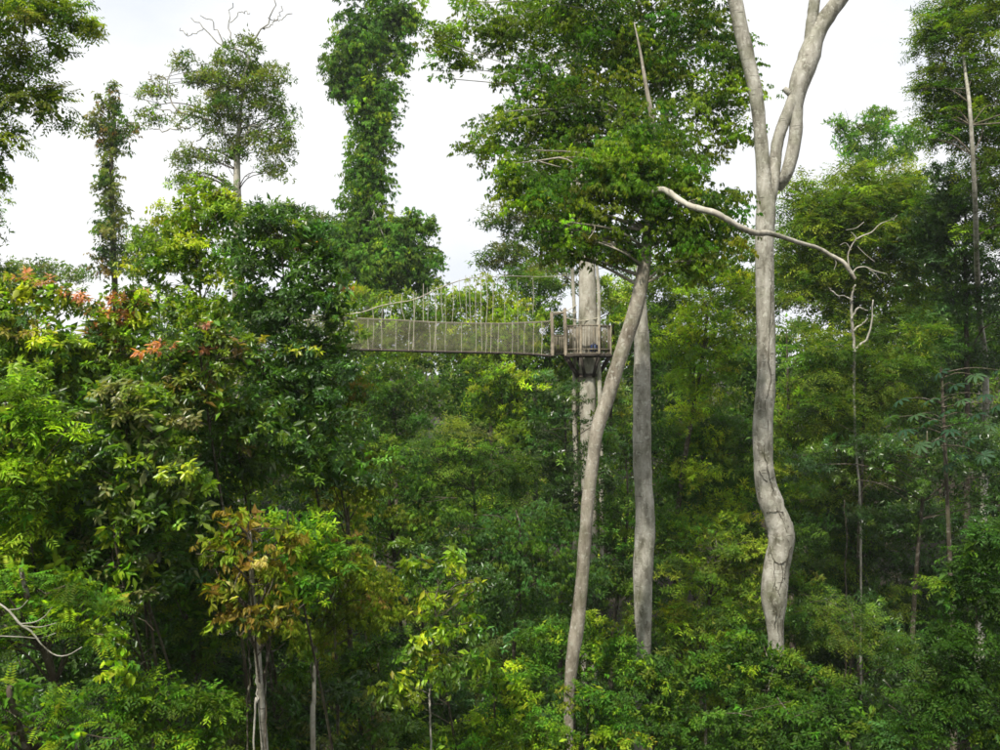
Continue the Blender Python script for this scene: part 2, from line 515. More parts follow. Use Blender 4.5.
def limbs(rng, mb, start_pts, start_r, pads, n, rr=0.35, sides=5):
    """boughs from the trunk to n of the leaf clumps"""
    if len(pads) == 0 or n == 0: return
    idx = rng.choice(len(pads), min(n, len(pads)), replace=False)
    for q in pads[idx]:
        dist = np.linalg.norm(start_pts - q, axis=1) + (start_pts[:, 2] > q[2] + 0.2) * 1e3
        j = int(np.argmin(dist + 0.9 * (start_pts[:, 2] > q[2] - 0.5))) if len(start_pts) else 0
        a = start_pts[j]; ln = np.linalg.norm(q - a)
        mid = (a + q) / 2 + rng.standard_normal(3) * 0.08 * ln + np.array([0, 0, 0.08 * ln])
        P = spline([a, mid, q], 8)
        r0 = min(start_r[j] * 0.45, 0.012 + rr * 0.03 * ln)
        mb.tube(P, np.linspace(r0, 0.012, 8), sides, cap=False)
        for _ in range(2):                              # side twigs
            i = rng.integers(3, 7)
            e = P[i] + rng.standard_normal(3) * 0.22 * ln * np.array([1, 1, 0.5])
            mb.tube(spline([P[i], (P[i] + e) / 2 + rng.standard_normal(3) * .05, e], 4), np.linspace(r0 * 0.45, 0.007, 4), 4, cap=False)

COUNT = [100]
def lobe_w(lobes, d):
    out = []
    for l in lobes:
        px, py, rx, ry = l[:4]; dd = d + (l[4] if len(l) > 4 else 0)
        c = at(px, py, dd); a = rx / F * dd; b = ry / F * dd
        out.append((c, np.array([a, min(max(a, b) * 0.85, 3.5), b])))
    return out

def tree(name, label, cat, d, lobes, sp, group=None, bark=None, trunk=None, base=None, nl=14, tr=None, crown_name='crown', skirt=None, stop=610):
    """base: photo column of the foot (else under the crown); trunk: list of (px,py,dd) the trunk passes"""
    COUNT[0] += 1
    rng = np.random.default_rng(COUNT[0] * 7 + 3)
    lw = lobe_w(lobes, d)
    cs = np.array([c for c, r in lw]); wt = np.array([r[0] * r[2] for c, r in lw])
    cen = (cs * wt[:, None]).sum(0) / wt.sum()
    top = max(c[2] + r[2] for c, r in lw)
    bx = at(base, 375, d)[0] if base is not None else cen[0] + rng.uniform(-.5, .5)
    by = d + (0.6 if trunk or d > 30 or skirt is False else (3.6 if d < 23 else 1.7))
    foot = np.array([bx, by, gz(bx, by)])
    if trunk:
        path = [foot - [0, 0, 0.3]] + [at(*p) for p in trunk]
    else:
        mid = (foot + cen) / 2 + rng.standard_normal(3) * 0.25 + [0, .7, 0]
        path = [foot - [0, 0, 0.3], mid, cen, np.array([cen[0] + rng.uniform(-.2, .2), cen[1] + .2, cen[2] + (top - cen[2]) * 0.6])]
    H = top - foot[2]
    r0 = tr if tr else (0.03 + 0.0062 * H if d > 23 else 0.02 + 0.0016 * H)
    n = 26
    P = spline(path, n)
    rad = np.linspace(r0, r0 * 0.14, n) * (1 + 0.5 * np.exp(-np.arange(n) / 1.5))
    root = empty(name, foot, label, cat, group)
    V, Fc, T, pads = crown_geometry(rng, lw, sp, d)
    if skirt is None: skirt = not trunk and cat == 'tree' and d < 50
    if skirt:                                           # lower leafy boughs down towards the ground
        low = min(c[2] - r[2] for c, r in lw); wid = max(abs(cs[:, 0] - cen[0]).max() + 0.6, 1.0)
        sk = []
        z = low
        floor_ = foot[2] + 1.0 if d > 23 else max(foot[2] + 1.0, at(0, stop, d)[2])
        while z > floor_:
            for _ in range(int(rng.random() < .8) + int(rng.random() < .45) if d > 23 else 3):
                q = np.array([cen[0] + rng.uniform(-.8, .8) * wid, d + (rng.uniform(.3, 1.6) if d > 23 else rng.uniform(-.2, 1.1)), z])
                sk.append((q, np.array([wid * .5, .9, .75]) * rng.uniform(.7, 1.2)))
            if d < 23: sk.append((np.array([bx + (cen[0] - bx) * (z - foot[2]) / (cen[2] - foot[2]), d + 1.2, z]), np.array([.5, .5, .6])))
            z -= 1.1
        if sk:
            sp2 = dict(sp); sp2['k'] = 1.7; sp2['young'] = None; sp2['core'] = 1.2; sp2['low'] = True
            V3, F3, T3_, _p = crown_geometry(rng, sk, sp2, d)
            Fc = np.concatenate([Fc, F3 + len(V)]); V = np.concatenate([V, V3]); T = np.concatenate([T, T3_])
    mb = MB()
    mb.tube(P, rad, 10 if d < 35 else 8, 0.03, rng)
    s = max(0, int(n * 0.45))
    bb = MB() if (bark and nl >= 24) else mb
    limbs(rng, bb, P[s:], rad[s:], pads, nl)
    if bb is not mb: bb.build('branches', M_BROWN, root, smooth=True)
    mb.build('trunk', bark or M_BROWN, root, smooth=True)
    mesh_obj(crown_name, V, Fc, sp['mat'], root, tint=T)
    return root, P, rad, rng

#@@SETTING
# ------------------------------------------------------------------ ground
def grid_sheet(name, xs, ys, zf, mat, kind, label):
    X, Y = np.meshgrid(xs, ys); Z = zf(X, Y)
    V = np.stack([X, Y, Z], -1).reshape(-1, 3)
    nx = len(xs)
    i = (np.arange(len(ys) - 1)[:, None] * nx + np.arange(nx - 1)[None]).ravel()
    o = mesh_obj(name, V, np.stack([i, i + 1, i + nx + 1, i + nx], 1), mat, smooth=True)
    return tag(o, label, None, None, kind)
ax = np.concatenate([np.linspace(-900, -90, 10), np.linspace(-80, 80, 81), np.linspace(90, 900, 10)])
ay = np.concatenate([np.linspace(-300, -30, 6), np.linspace(-20, 130, 76), np.linspace(150, 1500, 12)])
grid_sheet('ground', ax, ay, gz, M_SKIN, 'structure', 'dark forest floor of soil and leaf litter')

# ------------------------------------------------------------------ the four tall pale trunks
def trunk_tree(name, label, cat, d, path, lobes, sp, bark, stems=(), nl=30, extra_r=None):
    """path: (px, py, width_px) from the foot up, all at distance d; stems: more such paths"""
    COUNT[0] += 1
    rng = np.random.default_rng(COUNT[0])
    p0 = at(path[0][0], path[0][1], d)
    foot = np.array([p0[0], d, gz(p0[0], d)])
    pts = [np.append(foot - [0, 0, 0.4], path[0][2] * 1.25 / F * d / 2)]
    gap_ = p0[2] - foot[2]
    if gap_ > 1.6:
        for f_ in np.arange(1.0, gap_ - .5, 0.9): pts.append(np.append(foot + [0, 0, f_], path[0][2] * 1.1 / F * d / 2))
    pts += [np.append(at(q[0], q[1], d), q[2] / F * d / 2 * .92) for q in path]
    Q = spline(pts, 90)
    root = empty(name, foot, label, cat)
    mb = MB()
    nn = 16
    mb.tube(Q[:, :3], Q[:, 3] * (1 + 0.02 * np.sin(np.arange(90) * 1.7) + 0.02 * rng.standard_normal(90)), nn, 0.012, rng)
    sp_pts = Q[50:, :3]; sr = Q[50:, 3]
    for st in stems:
        S = spline([np.append(at(q[0], q[1], d + (q[3] if len(q) > 3 else 0)), q[2] / F * d / 2 * .92) for q in st], 40)
        mb.tube(S[:, :3], S[:, 3] * (1 + 0.02 * rng.standard_normal(40)), 12, 0.012, rng)
        if lobes: sp_pts = np.concatenate([sp_pts, S[:, :3]]); sr = np.concatenate([sr, S[:, 3]])
    if lobes:
        lw = lobe_w(lobes, d)
        V, Fc, T, pads = crown_geometry(rng, lw, sp, d)
        bb = MB() if nl > 20 else mb
        limbs(rng, bb, sp_pts, sr, pads, nl, 0.5)
        if bb is not mb: bb.build('branches', bark, root, smooth=True)
        mesh_obj('crown', V, Fc, sp['mat'], root, tint=T)
    mb.build('trunk', bark, root, smooth=True)
    return root, Q, rng

mango = SP(dict(mid=5, deep=1.2, olive=3, emer=1.6, bright=2, ygreen=2.4), 0.13, 0.38, 'hang', 0.75, 3.4, 1.1, 0.35, M_CANOPY, near=False, gap=1.2)

# forked giant on the right (limbs leave the top of the picture and carry an unseen crown, widened rightward to shade the hollow)
T3_D = 26.5
T3, Q3, rng3 = trunk_tree('forked_tree', 'pale grey giant with a crooked bulging lower trunk and a high fork against the sky', 'tree', T3_D,
    [(776, 645, 17), (775, 625, 19), (774, 600, 27), (776, 570, 28), (781, 545, 28), (781, 532, 28), (777, 518, 26), (770, 500, 25), (765, 480, 23), (763, 455, 21),
     (763, 420, 21), (766, 385, 20), (766, 340, 20), (765, 290, 20), (764.5, 240, 20), (766, 205, 21), (764, 180, 17),
     (761, 140, 14), (756, 95, 15), (748, 60, 16), (740, 25, 16), (734, -5, 15), (722, -60, 13), (705, -130, 9)],
    [(700, -190, 70, 40), (820, -230, 90, 50), (900, -170, 70, 40), (760, -260, 70, 40), (980, -190, 80, 50), (1080, -150, 80, 60), (900, -280, 110, 60), (1020, -270, 90, 60), (830, -150, 50, 30)], dict(mango, k=1.8, core=1.2, L=.3, low=True), M_PALE,
    stems=[[(768, 212, 12, .1), (772, 190, 13), (775, 165, 13, .1), (777, 145, 13, .1), (783, 125, 13, .05), (792, 105, 15), (800, 85, 18)],
           [(779, 188, 10, .3), (786, 175, 13), (792, 155, 14), (796, 130, 14), (796, 105, 16), (799, 85, 21), (808, 60, 24), (816, 35, 20), (828, 15, 18), (843, -5, 17), (865, -40, 15), (890, -110, 10)],
           [(810, 52, 14), (811, 30, 13), (814, 5, 12), (818, -30, 11), (822, -110, 8)],
           [(793, 95, 9), (787, 91, 7), (784, 88, 5)],
           [(776, 500, 6, .05), (782, 514, 11, 0), (786, 524, 14, -.02), (787, 533, 15, -.02), (785, 543, 14, 0), (780, 558, 10, .05), (777, 572, 6, .1)]], nl=16)
vn = MB()
def on_trunk(px, py, d, r_in):
    """a point just proud of the near face of a trunk"""
    p = at(px, py, d); j = int(np.argmin(np.abs(Q3[:, 2] - p[2])))
    dx = p[0] - Q3[j, 0]; rr = Q3[j, 3]
    dx = np.clip(dx, -rr * .96, rr * .96)
    return np.array([Q3[j, 0] + dx, Q3[j, 1] - math.sqrt(max(rr * rr - dx * dx, 0)) - 0.004, p[2]])
for ln, r_ in (([(769, 285), (768, 320), (766, 350), (768, 380), (763, 405), (766, 430), (761, 448), (764, 462), (768, 480)], .016),
               ([(768, 480), (772, 500), (776, 512), (781, 522), (785, 540)], .014), ([(764, 512), (771, 510), (779, 511), (785, 525)], .014),
               ([(768, 545), (771, 558), (778, 561), (784, 556), (788, 545)], .016), ([(771, 558), (771, 580), (768, 598), (773, 608), (772, 625)], .014),
               ([(778, 561), (779, 575), (775, 590), (778, 603), (775, 622), (778, 640)], .012), ([(784, 556), (781, 575), (786, 592), (782, 612), (780, 635)], .013),
               ([(771, 583), (775, 590)], .012), ([(779, 575), (785, 583)], .01), ([(768, 270), (771, 300), (770, 335)], .010),
               ([(757, 470), (763, 480), (771, 476)], .013), ([(753, 442), (760, 452), (770, 448)], .013)):
    P = spline([on_trunk(a, b, T3_D, 0) for a, b in ln], 6 * len(ln))
    P += rng3.standard_normal(P.shape) * [0.012, 0, 0.008]
    vn.tube(P, r_ * .6 * (1 + .3 * np.sin(np.arange(len(P)) * .9)), 5, 0.15, rng3)
vn.build('climbing_vine', M_VINE, T3, smooth=True)

# leaning tree in front, with the bright bough that reaches to the right
T1_D = 24.0
T1, Q1, rng1 = trunk_tree('leaning_tree', 'leaning slender grey-brown tree with a long pale bough reaching right', 'tree', T1_D,
    [(568, 738, 12), (569, 715, 11), (569.5, 690, 12), (573, 655, 15), (578, 620, 15), (582, 580, 14), (585, 540, 14), (588, 500, 14), (593, 460, 14), (597, 430, 15),
     (607, 400, 16), (616, 370, 16), (624, 345, 16), (633, 318, 16), (640, 290, 16), (645, 260, 13), (648, 230, 12), (652, 195, 11), (655, 160, 9), (652, 120, 6), (645, 80, 4), (640, 50, 2.6), (634, 22, 1)],
    [(585, 225, 45, 35), (615, 185, 50, 40), (700, 225, 45, 38), (660, 225, 40, 40), (650, 150, 50, 40), (695, 262, 38, 22), (625, 255, 22, 18), (540, 200, 40, 32), (510, 170, 30, 22), (685, 180, 30, 25), (565, 250, 32, 18), (645, 190, 50, 34), (715, 205, 32, 28), (600, 170, 40, 30)],
    mango, M_LEAN, nl=40)
bb = MB()
B = spline([np.append(at(a, b, T1_D + c), w_ * .86 / F * T1_D / 2) for a, b, w_, c in
    [(652, 205, 7, 0), (655, 192, 8, -.6), (664, 190, 7, -.8), (675, 197, 7.5, -.9), (688, 205, 6.5, -1.1), (700, 209, 7.5, -1.3), (715, 213, 7, -1.4), (728, 220, 6.5, -1.4), (742, 228, 6.5, -1.3),
     (756, 233, 6.5, -1.1), (768, 233, 6.5, -.7), (782, 237, 5.5, -.2), (800, 243, 5, .4), (818, 248, 4.5, .8), (832, 256, 5, .9), (843, 262, 5, .9), (850, 271, 5, .9), (855, 279, 4, .9)]], 80)
bb.tube(B[:, :3], B[:, 3] * (1 + 0.05 * rng1.standard_normal(80)), 9, 0.04, rng1)
for br in ([(852, 274, 4), (857, 268, 3.2), (866, 267, 3), (875, 271, 2.6), (887, 274, 1.6)], [(866, 267, 2), (874, 273, 1.6), (880, 280, 1)],
           [(849, 268, 4), (848, 255, 3.4), (852, 245, 3), (856, 238, 2.4), (851, 232, 1.5)], [(855, 240, 3), (862, 236, 3.4), (872, 232, 3), (880, 224, 2.6), (893, 219, 1.6), (897, 215, 1)],
           [(851, 250, 2), (846, 243, 1.6), (840, 245, 1)], [(830, 254, 2), (836, 262, 2), (834, 270, 1.2)], [(857, 246, 1.6), (865, 254, 1.4), (875, 262, 1)],
           [(846, 230, 1.4), (856, 228, 1.8), (864, 222, 1)], [(700, 209, 2), (708, 222, 1.2), (711, 231, .8)]):
    S = spline([np.append(at(a, b, T1_D + .9 if a > 780 else T1_D - .8), max(w_ * .42, .7) / F * T1_D / 2) for a, b, w_ in br], 14)
    bb.tube(S[:, :3], S[:, 3], 6, 0.05, rng1)
bb.build('branch', M_WHITE, T1, smooth=True)['label'] = 'long sinuous pale bough lit from above with twiggy end'

T2_D = 27.5
T2, Q2, rng2 = trunk_tree('straight_tree', 'straight mottled grey trunk rising just right of the leaning trunk, broad leafy crown', 'tree', T2_D,
    [(643, 662, 17), (644, 640, 16), (643, 610, 19), (643, 570, 22), (645, 535, 22), (645, 510, 21), (643, 480, 20), (642, 450, 20), (642, 415, 20), (642, 380, 19), (642, 350, 17), (641, 320, 15), (640, 290, 13),
     (645, 250, 12), (655, 200, 11), (663, 150, 10), (664, 110, 8), (650, 60, 6), (640, 10, 4), (632, -40, 1.5)],
    [(545, 25, 55, 45), (610, 20, 60, 50), (690, 25, 45, 50), (520, 115, 40, 35), (580, 95, 50, 42), (640, 80, 50, 40), (700, 90, 50, 40), (733, 120, 22, 28), (480, 18, 32, 26), (440, 50, 20, 30),
     (487, 137, 28, 25), (545, 160, 45, 32), (740, 75, 14, 20), (560, -45, 80, 35), (670, -50, 80, 35), (465, 60, 14, 14), (530, 70, 32, 28), (560, 125, 45, 40), (610, 140, 50, 38), (680, 150, 42, 34), (735, 60, 22, 34), (600, 60, 50, 40), (660, 45, 50, 40), (505, 40, 24, 24)],
    mango, M_PALE, stems=[[(660, 165, 6), (640, 130, 7), (634, 105, 6), (631, 75, 5), (628, 50, 4)], [(640, 108, 3), (630, 96, 3), (618, 93, 2)]], nl=60)

T0_D = 42.0
T0, Q0, rng0 = trunk_tree('platform_tree', 'thick whitish trunk that carries the wooden viewing platform', 'tree', T0_D,
    [(590, 560, 17), (590, 520, 17), (589, 478, 17), (588, 430, 17), (588, 395, 18), (588, 350, 20), (588, 310, 20), (587, 270, 18), (586, 230, 18), (583, 180, 17), (580, 130, 15), (578, 80, 12), (575, 20, 9)],
    [(575, 40, 40, 30), (600, -20, 50, 40), (540, 0, 40, 35)], SP(dict(mid=3, deep=2, grey=2), .17, .42, 'alt', .9, 2.0, .4), M_WHITE,
    stems=[[(575, 560, 5, .3), (576, 470, 5, .3), (574, 400, 5, .2), (575, 330, 4, -.2), (572, 260, 4, -.2), (572, 190, 5, 0), (573, 130, 5, 0)],
           [(602, 560, 4, -.1), (601, 480, 5, -.3), (600, 400, 5, -.3), (598, 345, 5, -.3), (599, 300, 4, -.2), (596, 255, 3, -.2)]], nl=14)

# ------------------------------------------------------------------ viewing platform and hanging walkway
PC = at(588, 352, T0_D); PC[1] = Q0[45, 1]
DZ = at(588, 353, T0_D)[2]                     # deck height
PR = 0.98
plat = empty('viewing_platform', (PC[0], PC[1], DZ), 'weathered timber platform with slatted railing built round the whitish trunk', 'platform')
rngp = np.random.default_rng(5)
oct_ = [np.array([PC[0] + PR * math.cos(R(22.5 + 45 * k)), PC[1] + PR * math.sin(R(22.5 + 45 * k)), DZ]) for k in range(8)]
# deck planks run left to right, cut to the octagon and around the trunk
w_p = PR * 2 / 12 * 0.93
for k in range(12):
    y = -PR * 0.92 + (k + 0.5) * PR * 1.84 / 12
    hx = min(PR * 0.92, PR * 1.31 - abs(y)) * 1.0
    spans = [(-hx, hx)] if abs(y) > 0.5 else [(-hx, -0.48), (0.48, hx)]
    for a, b in spans:
        m = MB(); m.box((PC[0] + (a + b) / 2, PC[1] + y, DZ - 0.03 + rngp.uniform(-.006, .006)), ((b - a) / 2, w_p / 2, 0.02))
        m.build('deck_plank', M_WOOD, plat)
for k in range(8):
    a, b = oct_[k] * 1.0, oct_[(k + 1) % 8]
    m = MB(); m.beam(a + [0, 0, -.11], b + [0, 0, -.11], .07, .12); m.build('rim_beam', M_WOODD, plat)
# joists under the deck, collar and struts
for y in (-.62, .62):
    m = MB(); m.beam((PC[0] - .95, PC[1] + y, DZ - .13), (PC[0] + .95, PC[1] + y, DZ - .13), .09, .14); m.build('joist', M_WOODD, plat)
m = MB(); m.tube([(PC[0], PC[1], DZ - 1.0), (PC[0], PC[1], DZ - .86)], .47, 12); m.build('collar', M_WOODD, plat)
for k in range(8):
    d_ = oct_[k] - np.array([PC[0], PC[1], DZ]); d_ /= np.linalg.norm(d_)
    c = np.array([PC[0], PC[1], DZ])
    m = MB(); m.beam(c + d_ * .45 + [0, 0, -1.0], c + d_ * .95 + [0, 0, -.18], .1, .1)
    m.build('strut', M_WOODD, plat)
# posts, rails, balusters
RH = 1.12
side_open = 4                                     # the edge that faces the walkway (left)
for k in range(8):
    m = MB(); p = oct_[k]; m.tube([p + [0, 0, -.05], p + [0, 0, RH + .03]], .045, 6); m.build('post', M_WOOD, plat)
for k in range(8):
    a, b = oct_[k], oct_[(k + 1) % 8]
    if (k + 0.5) * 45 + 22.5 == 0: pass
    mid = (a + b) / 2
    if mid[0] < PC[0] - PR * .85: continue        # entrance
    m = MB(); m.beam(a + [0, 0, RH], b + [0, 0, RH], .05, .05); m.build('handrail', M_WOOD, plat)
    m = MB(); m.beam(a + [0, 0, .14], b + [0, 0, .14], .035, .05); m.build('bottom_rail', M_WOOD, plat)
    for t in np.linspace(0.07, .93, 9):
        p = a + (b - a) * t + rngp.normal(0, .008, 3) * [1, 1, 0]
        m = MB(); m.beam(p + [0, 0, .02], p + [rngp.normal(0, .015), 0, RH - .02], .024, .024); m.build('baluster', M_WOOD, plat)
# gate frame at the head of the walkway
G0 = at(552, 353, T0_D); G1 = at(565, 353, T0_D)
YW = PC[1] - 0.15                                # centre line of the walkway
HW = 0.34
gate = empty('gate_frame', (G0[0], YW, DZ), 'timber gateway of tall posts where the walkway meets the platform', 'gateway')
for gx, tall in ((G0[0], 1.72), (G1[0], 1.86)):
    for s in (-1, 1):
        m = MB(); m.tube([(gx, YW + s * HW, DZ - .12), (gx + .01, YW + s * HW, DZ + .8), (gx - .03, YW + s * HW, DZ + tall)], (.06, .055, .05), 8, .03, rngp); m.build('post', M_WOOD, gate)
    m = MB(); m.beam((gx, YW - HW, DZ + tall - .08), (gx, YW + HW, DZ + tall - .08), .06, .06); m.build('crossbar', M_WOOD, gate)
for s in (-1, 1):
    for h in (.72, 1.60):
        m = MB(); m.beam((G0[0], YW + s * HW, DZ + h), (G1[0], YW + s * HW, DZ + h + (.1 if h > 1 else 0)), .045, .045); m.build('side_rail', M_WOOD, gate)
    for x in np.linspace(G0[0] + .09, G1[0] - .09, 5):
        m = MB(); m.beam((x, YW + s * HW, DZ - .02), (x, YW + s * HW, DZ + .70), .03, .03); m.build('baluster', M_WOOD, gate)
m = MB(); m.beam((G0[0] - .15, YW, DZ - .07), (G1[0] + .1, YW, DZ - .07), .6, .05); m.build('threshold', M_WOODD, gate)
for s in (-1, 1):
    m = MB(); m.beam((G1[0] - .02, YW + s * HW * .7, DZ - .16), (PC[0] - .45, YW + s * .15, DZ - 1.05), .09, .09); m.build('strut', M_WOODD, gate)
for (x0, z0, x1, z1) in ((G0[0], 1.68, 577, 305), (G1[0], 1.80, 577, 312), (G1[0], 1.45, 598, 318)):
    e = at(x1, z1, T0_D - .3)
    m = MB(); m.tube(spline([(x0, YW - HW, DZ + z0), ((x0 + e[0]) / 2, YW - .3, (DZ + z0 + e[2]) / 2 - .12), e], 10), .018, 5); m.build('guy_rope', M_ROPE, gate)

# the blue bag on the deck
bag = empty('bag', at(594, 352, T0_D - .75) + [0, 0, 0.02], 'small dark blue bag left on the platform deck beside the trunk', 'bag')
bc = np.array(bag.location)
mb = MB()
prof = [(0, .15, .10), (.06, .18, .12), (.18, .18, .12), (.27, .14, .09), (.31, .06, .04)]
rings = []
for z, a, b in prof:
    t = np.arange(12) * math.pi / 6
    rings.append(np.stack([bc[0] + a * np.sign(np.cos(t)) * np.abs(np.cos(t)) ** .7, bc[1] + b * np.sign(np.sin(t)) * np.abs(np.sin(t)) ** .7, np.full(12, bc[2] + z)], 1))
V = np.concatenate(rings); i = np.arange(4)[:, None] * 12; j = np.arange(12)[None]; j2 = (j + 1) % 12
mb.add(V, np.stack([i + j, i + j2, i + 12 + j2, i + 12 + j], -1).reshape(-1, 4))
mb.f.append(np.array([[a, a + 1, 10 - a, 11 - a] for a in range(5)]) + 0)
mb.f.append(np.array([[a, a + 1, 10 - a, 11 - a] for a in range(5)]) + 48)
mb.build('body', M_BLUE, bag, smooth=True)
m = MB(); m.beam(bc + [0.0, -.125, .03], bc + [0.0, -.11, .27], .05, .02); m.build('strap', M_LBLUE, bag)
m = MB(); m.tube(spline([bc + [-.06, 0, .29], bc + [0, 0, .38], bc + [.06, 0, .29]], 8), .012, 5); m.build('handle', M_BLUE, bag)

# walkway
WX0, WX1 = at(225, 353, T0_D)[0], G0[0]
def deck_z(x):
    px = x / T0_D * F + 500
    return at(0, float(np.interp(px, [225, 300, 365, 440, 510, 530, 545, 552], [349.5, 348, 348.5, 350.5, 352, 352.8, 354.2, 355])), T0_D)[2]
def top_z(x):
    px = x / T0_D * F + 500
    return at(0, float(np.interp(px, [225, 300, 365, 400, 440, 500, 545, 552], [314, 315, 319, 320.5, 323, 324, 322, 321])), T0_D)[2]
walk = empty('hanging_walkway', (WX0, YW, deck_z(WX0)), 'suspended rope and net walkway hanging left of the platform', 'walkway')
nb = 60
xs = np.linspace(WX0, WX1, nb)
dz = np.array([deck_z(x) for x in xs]); tz = np.array([top_z(x) for x in xs])
npl = 5
for k in range(npl):                              # long narrow boards end to end
    for s in (-1, 0, 1):
        i0, i1 = int(k * (nb - 1) / npl), int((k + 1) * (nb - 1) / npl)
        m = MB()
        for i in range(i0, i1, 3):
            j = min(i + 3, i1)
            m.beam((xs[i] + .003, YW + s * .19, dz[i] - .02), (xs[j] - .003, YW + s * .19, dz[j] - .02), .17, .035)
        m.build('deck_plank', M_WOOD, walk)
for s in (-1, 1):
    m = MB(); m.tube(np.stack([xs, np.full(nb, YW + s * .30), dz - .065], 1), .04, 6); m.build('deck_cable', M_WOODD, walk)
    m = MB(); m.tube(np.stack([xs, np.full(nb, YW + s * HW), tz], 1), .02, 6); m.build('handrail_rope', M_NET, walk)
    mid = tz * .55 + dz * .45
    m = MB()                                      # knotted side net: crossing diagonals
    hgt = float(np.mean(tz - dz)); step = 0.085
    xx = np.arange(WX0, WX1 - .02, step)
    for x in xx:
        for sg in (-1, 1):
            xe = x + sg * hgt * .8
            if xe < WX0 or xe > WX1: continue
            t = np.linspace(0, 1, 5)
            X = x + (xe - x) * t
            lo = np.array([deck_z(q) for q in X]) - .04; hi = np.array([top_z(q) for q in X])
            y = YW + s * (.30 + (HW - .30) * t + .05 * np.sin(math.pi * t))
            m.tube(np.stack([X, y, lo + (hi - lo) * t], 1), .0046, 3, cap=False)
    o = m.build('side_net', M_NET, walk)
# upper support rope that sweeps down from the platform tree, and the hanging ropes
def up_z(px): return float(np.interp(px, [225, 300, 365, 380, 395, 415, 425, 440, 455, 470, 490, 510, 540, 578], [330, 322, 313, 307, 304, 301, 296, 289, 283, 279, 278, 277, 278, 276]))
for s, dy in ((-1, 0), (1, -1.5)):
    pts = [at(px, up_z(px) + dy, T0_D) for px in range(226, 579, 8)]
    pts = [np.array([p[0], YW + s * .36 * (1 - max(0, (px_ - 540) / 38)), p[2]]) for p, px_ in zip(pts, range(226, 579, 8))]
    m = MB(); m.tube(np.array(pts), np.linspace(.03, .004, len(pts)), 6, .12, rngp); m.build('support_rope', M_ROPE, walk)
hang = [372, 383, 391, 402, 414.5, 417.5, 423, 428, 436, 441, 446.5, 453, 459, 466, 470, 476, 481, 486, 493, 504, 517, 533]
for n_, px in enumerate(hang):
    s = -1 if n_ % 3 else 1
    x = at(px, 0, T0_D)[0]; z1 = at(0, up_z(px) - (rngp.uniform(0, 14) if px < 432 else rngp.uniform(-4, 4)), T0_D)[2]
    z0 = top_z(x) if n_ % 4 else deck_z(x)
    if px > 440 and n_ % 3 == 0: z0 = top_z(x) + rngp.uniform(.1, .5)
    m = MB(); m.tube(spline([(x, YW + s * .355, z1), (x + rngp.normal(0, .05), YW + s * .36, (z0 + z1) / 2), (x + rngp.normal(.03, .05), YW + s * .35, z0)], 7), rngp.uniform(.008, .016), 5)
    m.build('hanging_rope', M_ROPE, walk)
for n_, px in enumerate((370, 383, 397, 410, 415, 431, 437, 446, 462, 476, 486, 491, 498, 512, 524, 533, 541)):
    x = at(px, 0, T0_D)[0]
    m = MB(); m.tube([(x, YW - .34, deck_z(x) - .05), (x + rngp.normal(0, .02), YW - .36, (deck_z(x) + top_z(x)) / 2), (x + rngp.normal(0, .03), YW - .345, top_z(x))], .014, 5)
    m.build('net_upright_rope', M_ROPE, walk)

#@@TREES
# ------------------------------------------------------------------ species
olive_s = SP(dict(olive=4, mid=4, ygreen=1, deep=3), .15, .4, 'alt', .7, 2.8, 1.0, .2)
glossy = SP(dict(deep=4, mid=4, emer=1.5, blue=1), .19, .42, 'whorl', .55, 3.2, 1.0, .2, M_GLOSS, near=True)
light = SP(dict(bright=5, mid=3, lime=2, ygreen=1.5, emer=1), .17, .42, 'whorl', .5, 3.0, 1.0, .15, M_GLOSS, near=True)
flush = SP(dict(mid=4, bright=4, olive=2, deep=1.2, lime=1.5), .19, .42, 'whorl', .5, 3.0, 1.0, .2, M_GLOSS, near=True, young=(dict(red=7, gold=1, lime=1, cream=2), .85))
pin = SP(dict(bright=4, emer=3, mid=2, lime=.7), .12, .28, 'pinnate', .5, 2.4, .7, .15, M_LEAF, near=False)
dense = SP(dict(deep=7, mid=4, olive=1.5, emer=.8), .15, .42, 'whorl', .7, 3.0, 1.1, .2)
darkb = SP(dict(deep=5, blue=1.6, mid=1.2, dark=3), .17, .42, 'whorl', .65, 2.8, 1.1, .2, M_GLOSS)  # dark leaves in the mix stand in for shade
farg = SP(dict(grey=4, mid=4, olive=2, deep=2), .2, .45, 'fine', 1.0, 3.2, 1.5, .1, M_FAR)
farsp = SP(dict(grey=5, mid=3, olive=2, deep=1), .2, .4, 'fine', .9, 2.0, .25, .1, M_FAR)
vine = SP(dict(mid=4, emer=3, bright=1.5, deep=1.5), .2, .55, 'hang', .8, 4.5, 2.6, .5, M_FAR, flat=.8)
vine['gap'] = 1.7
gold = SP(dict(gold=4, ygreen=4, olive=3, mid=1, cream=.6), .17, .36, 'hang', .5, 2.4, .5, .4, M_LEAF, near=True)
yell = SP(dict(ygreen=3, bright=1.6, olive=2, mid=4), .15, .42, 'whorl', .65, 2.8, 1.0, .2)
feather = SP(dict(ygreen=4, olive=4, mid=2, brown=.5), .15, .25, 'hang', .5, 3.0, .6, .45)

W_ = 'trees rising above the forest canopy'
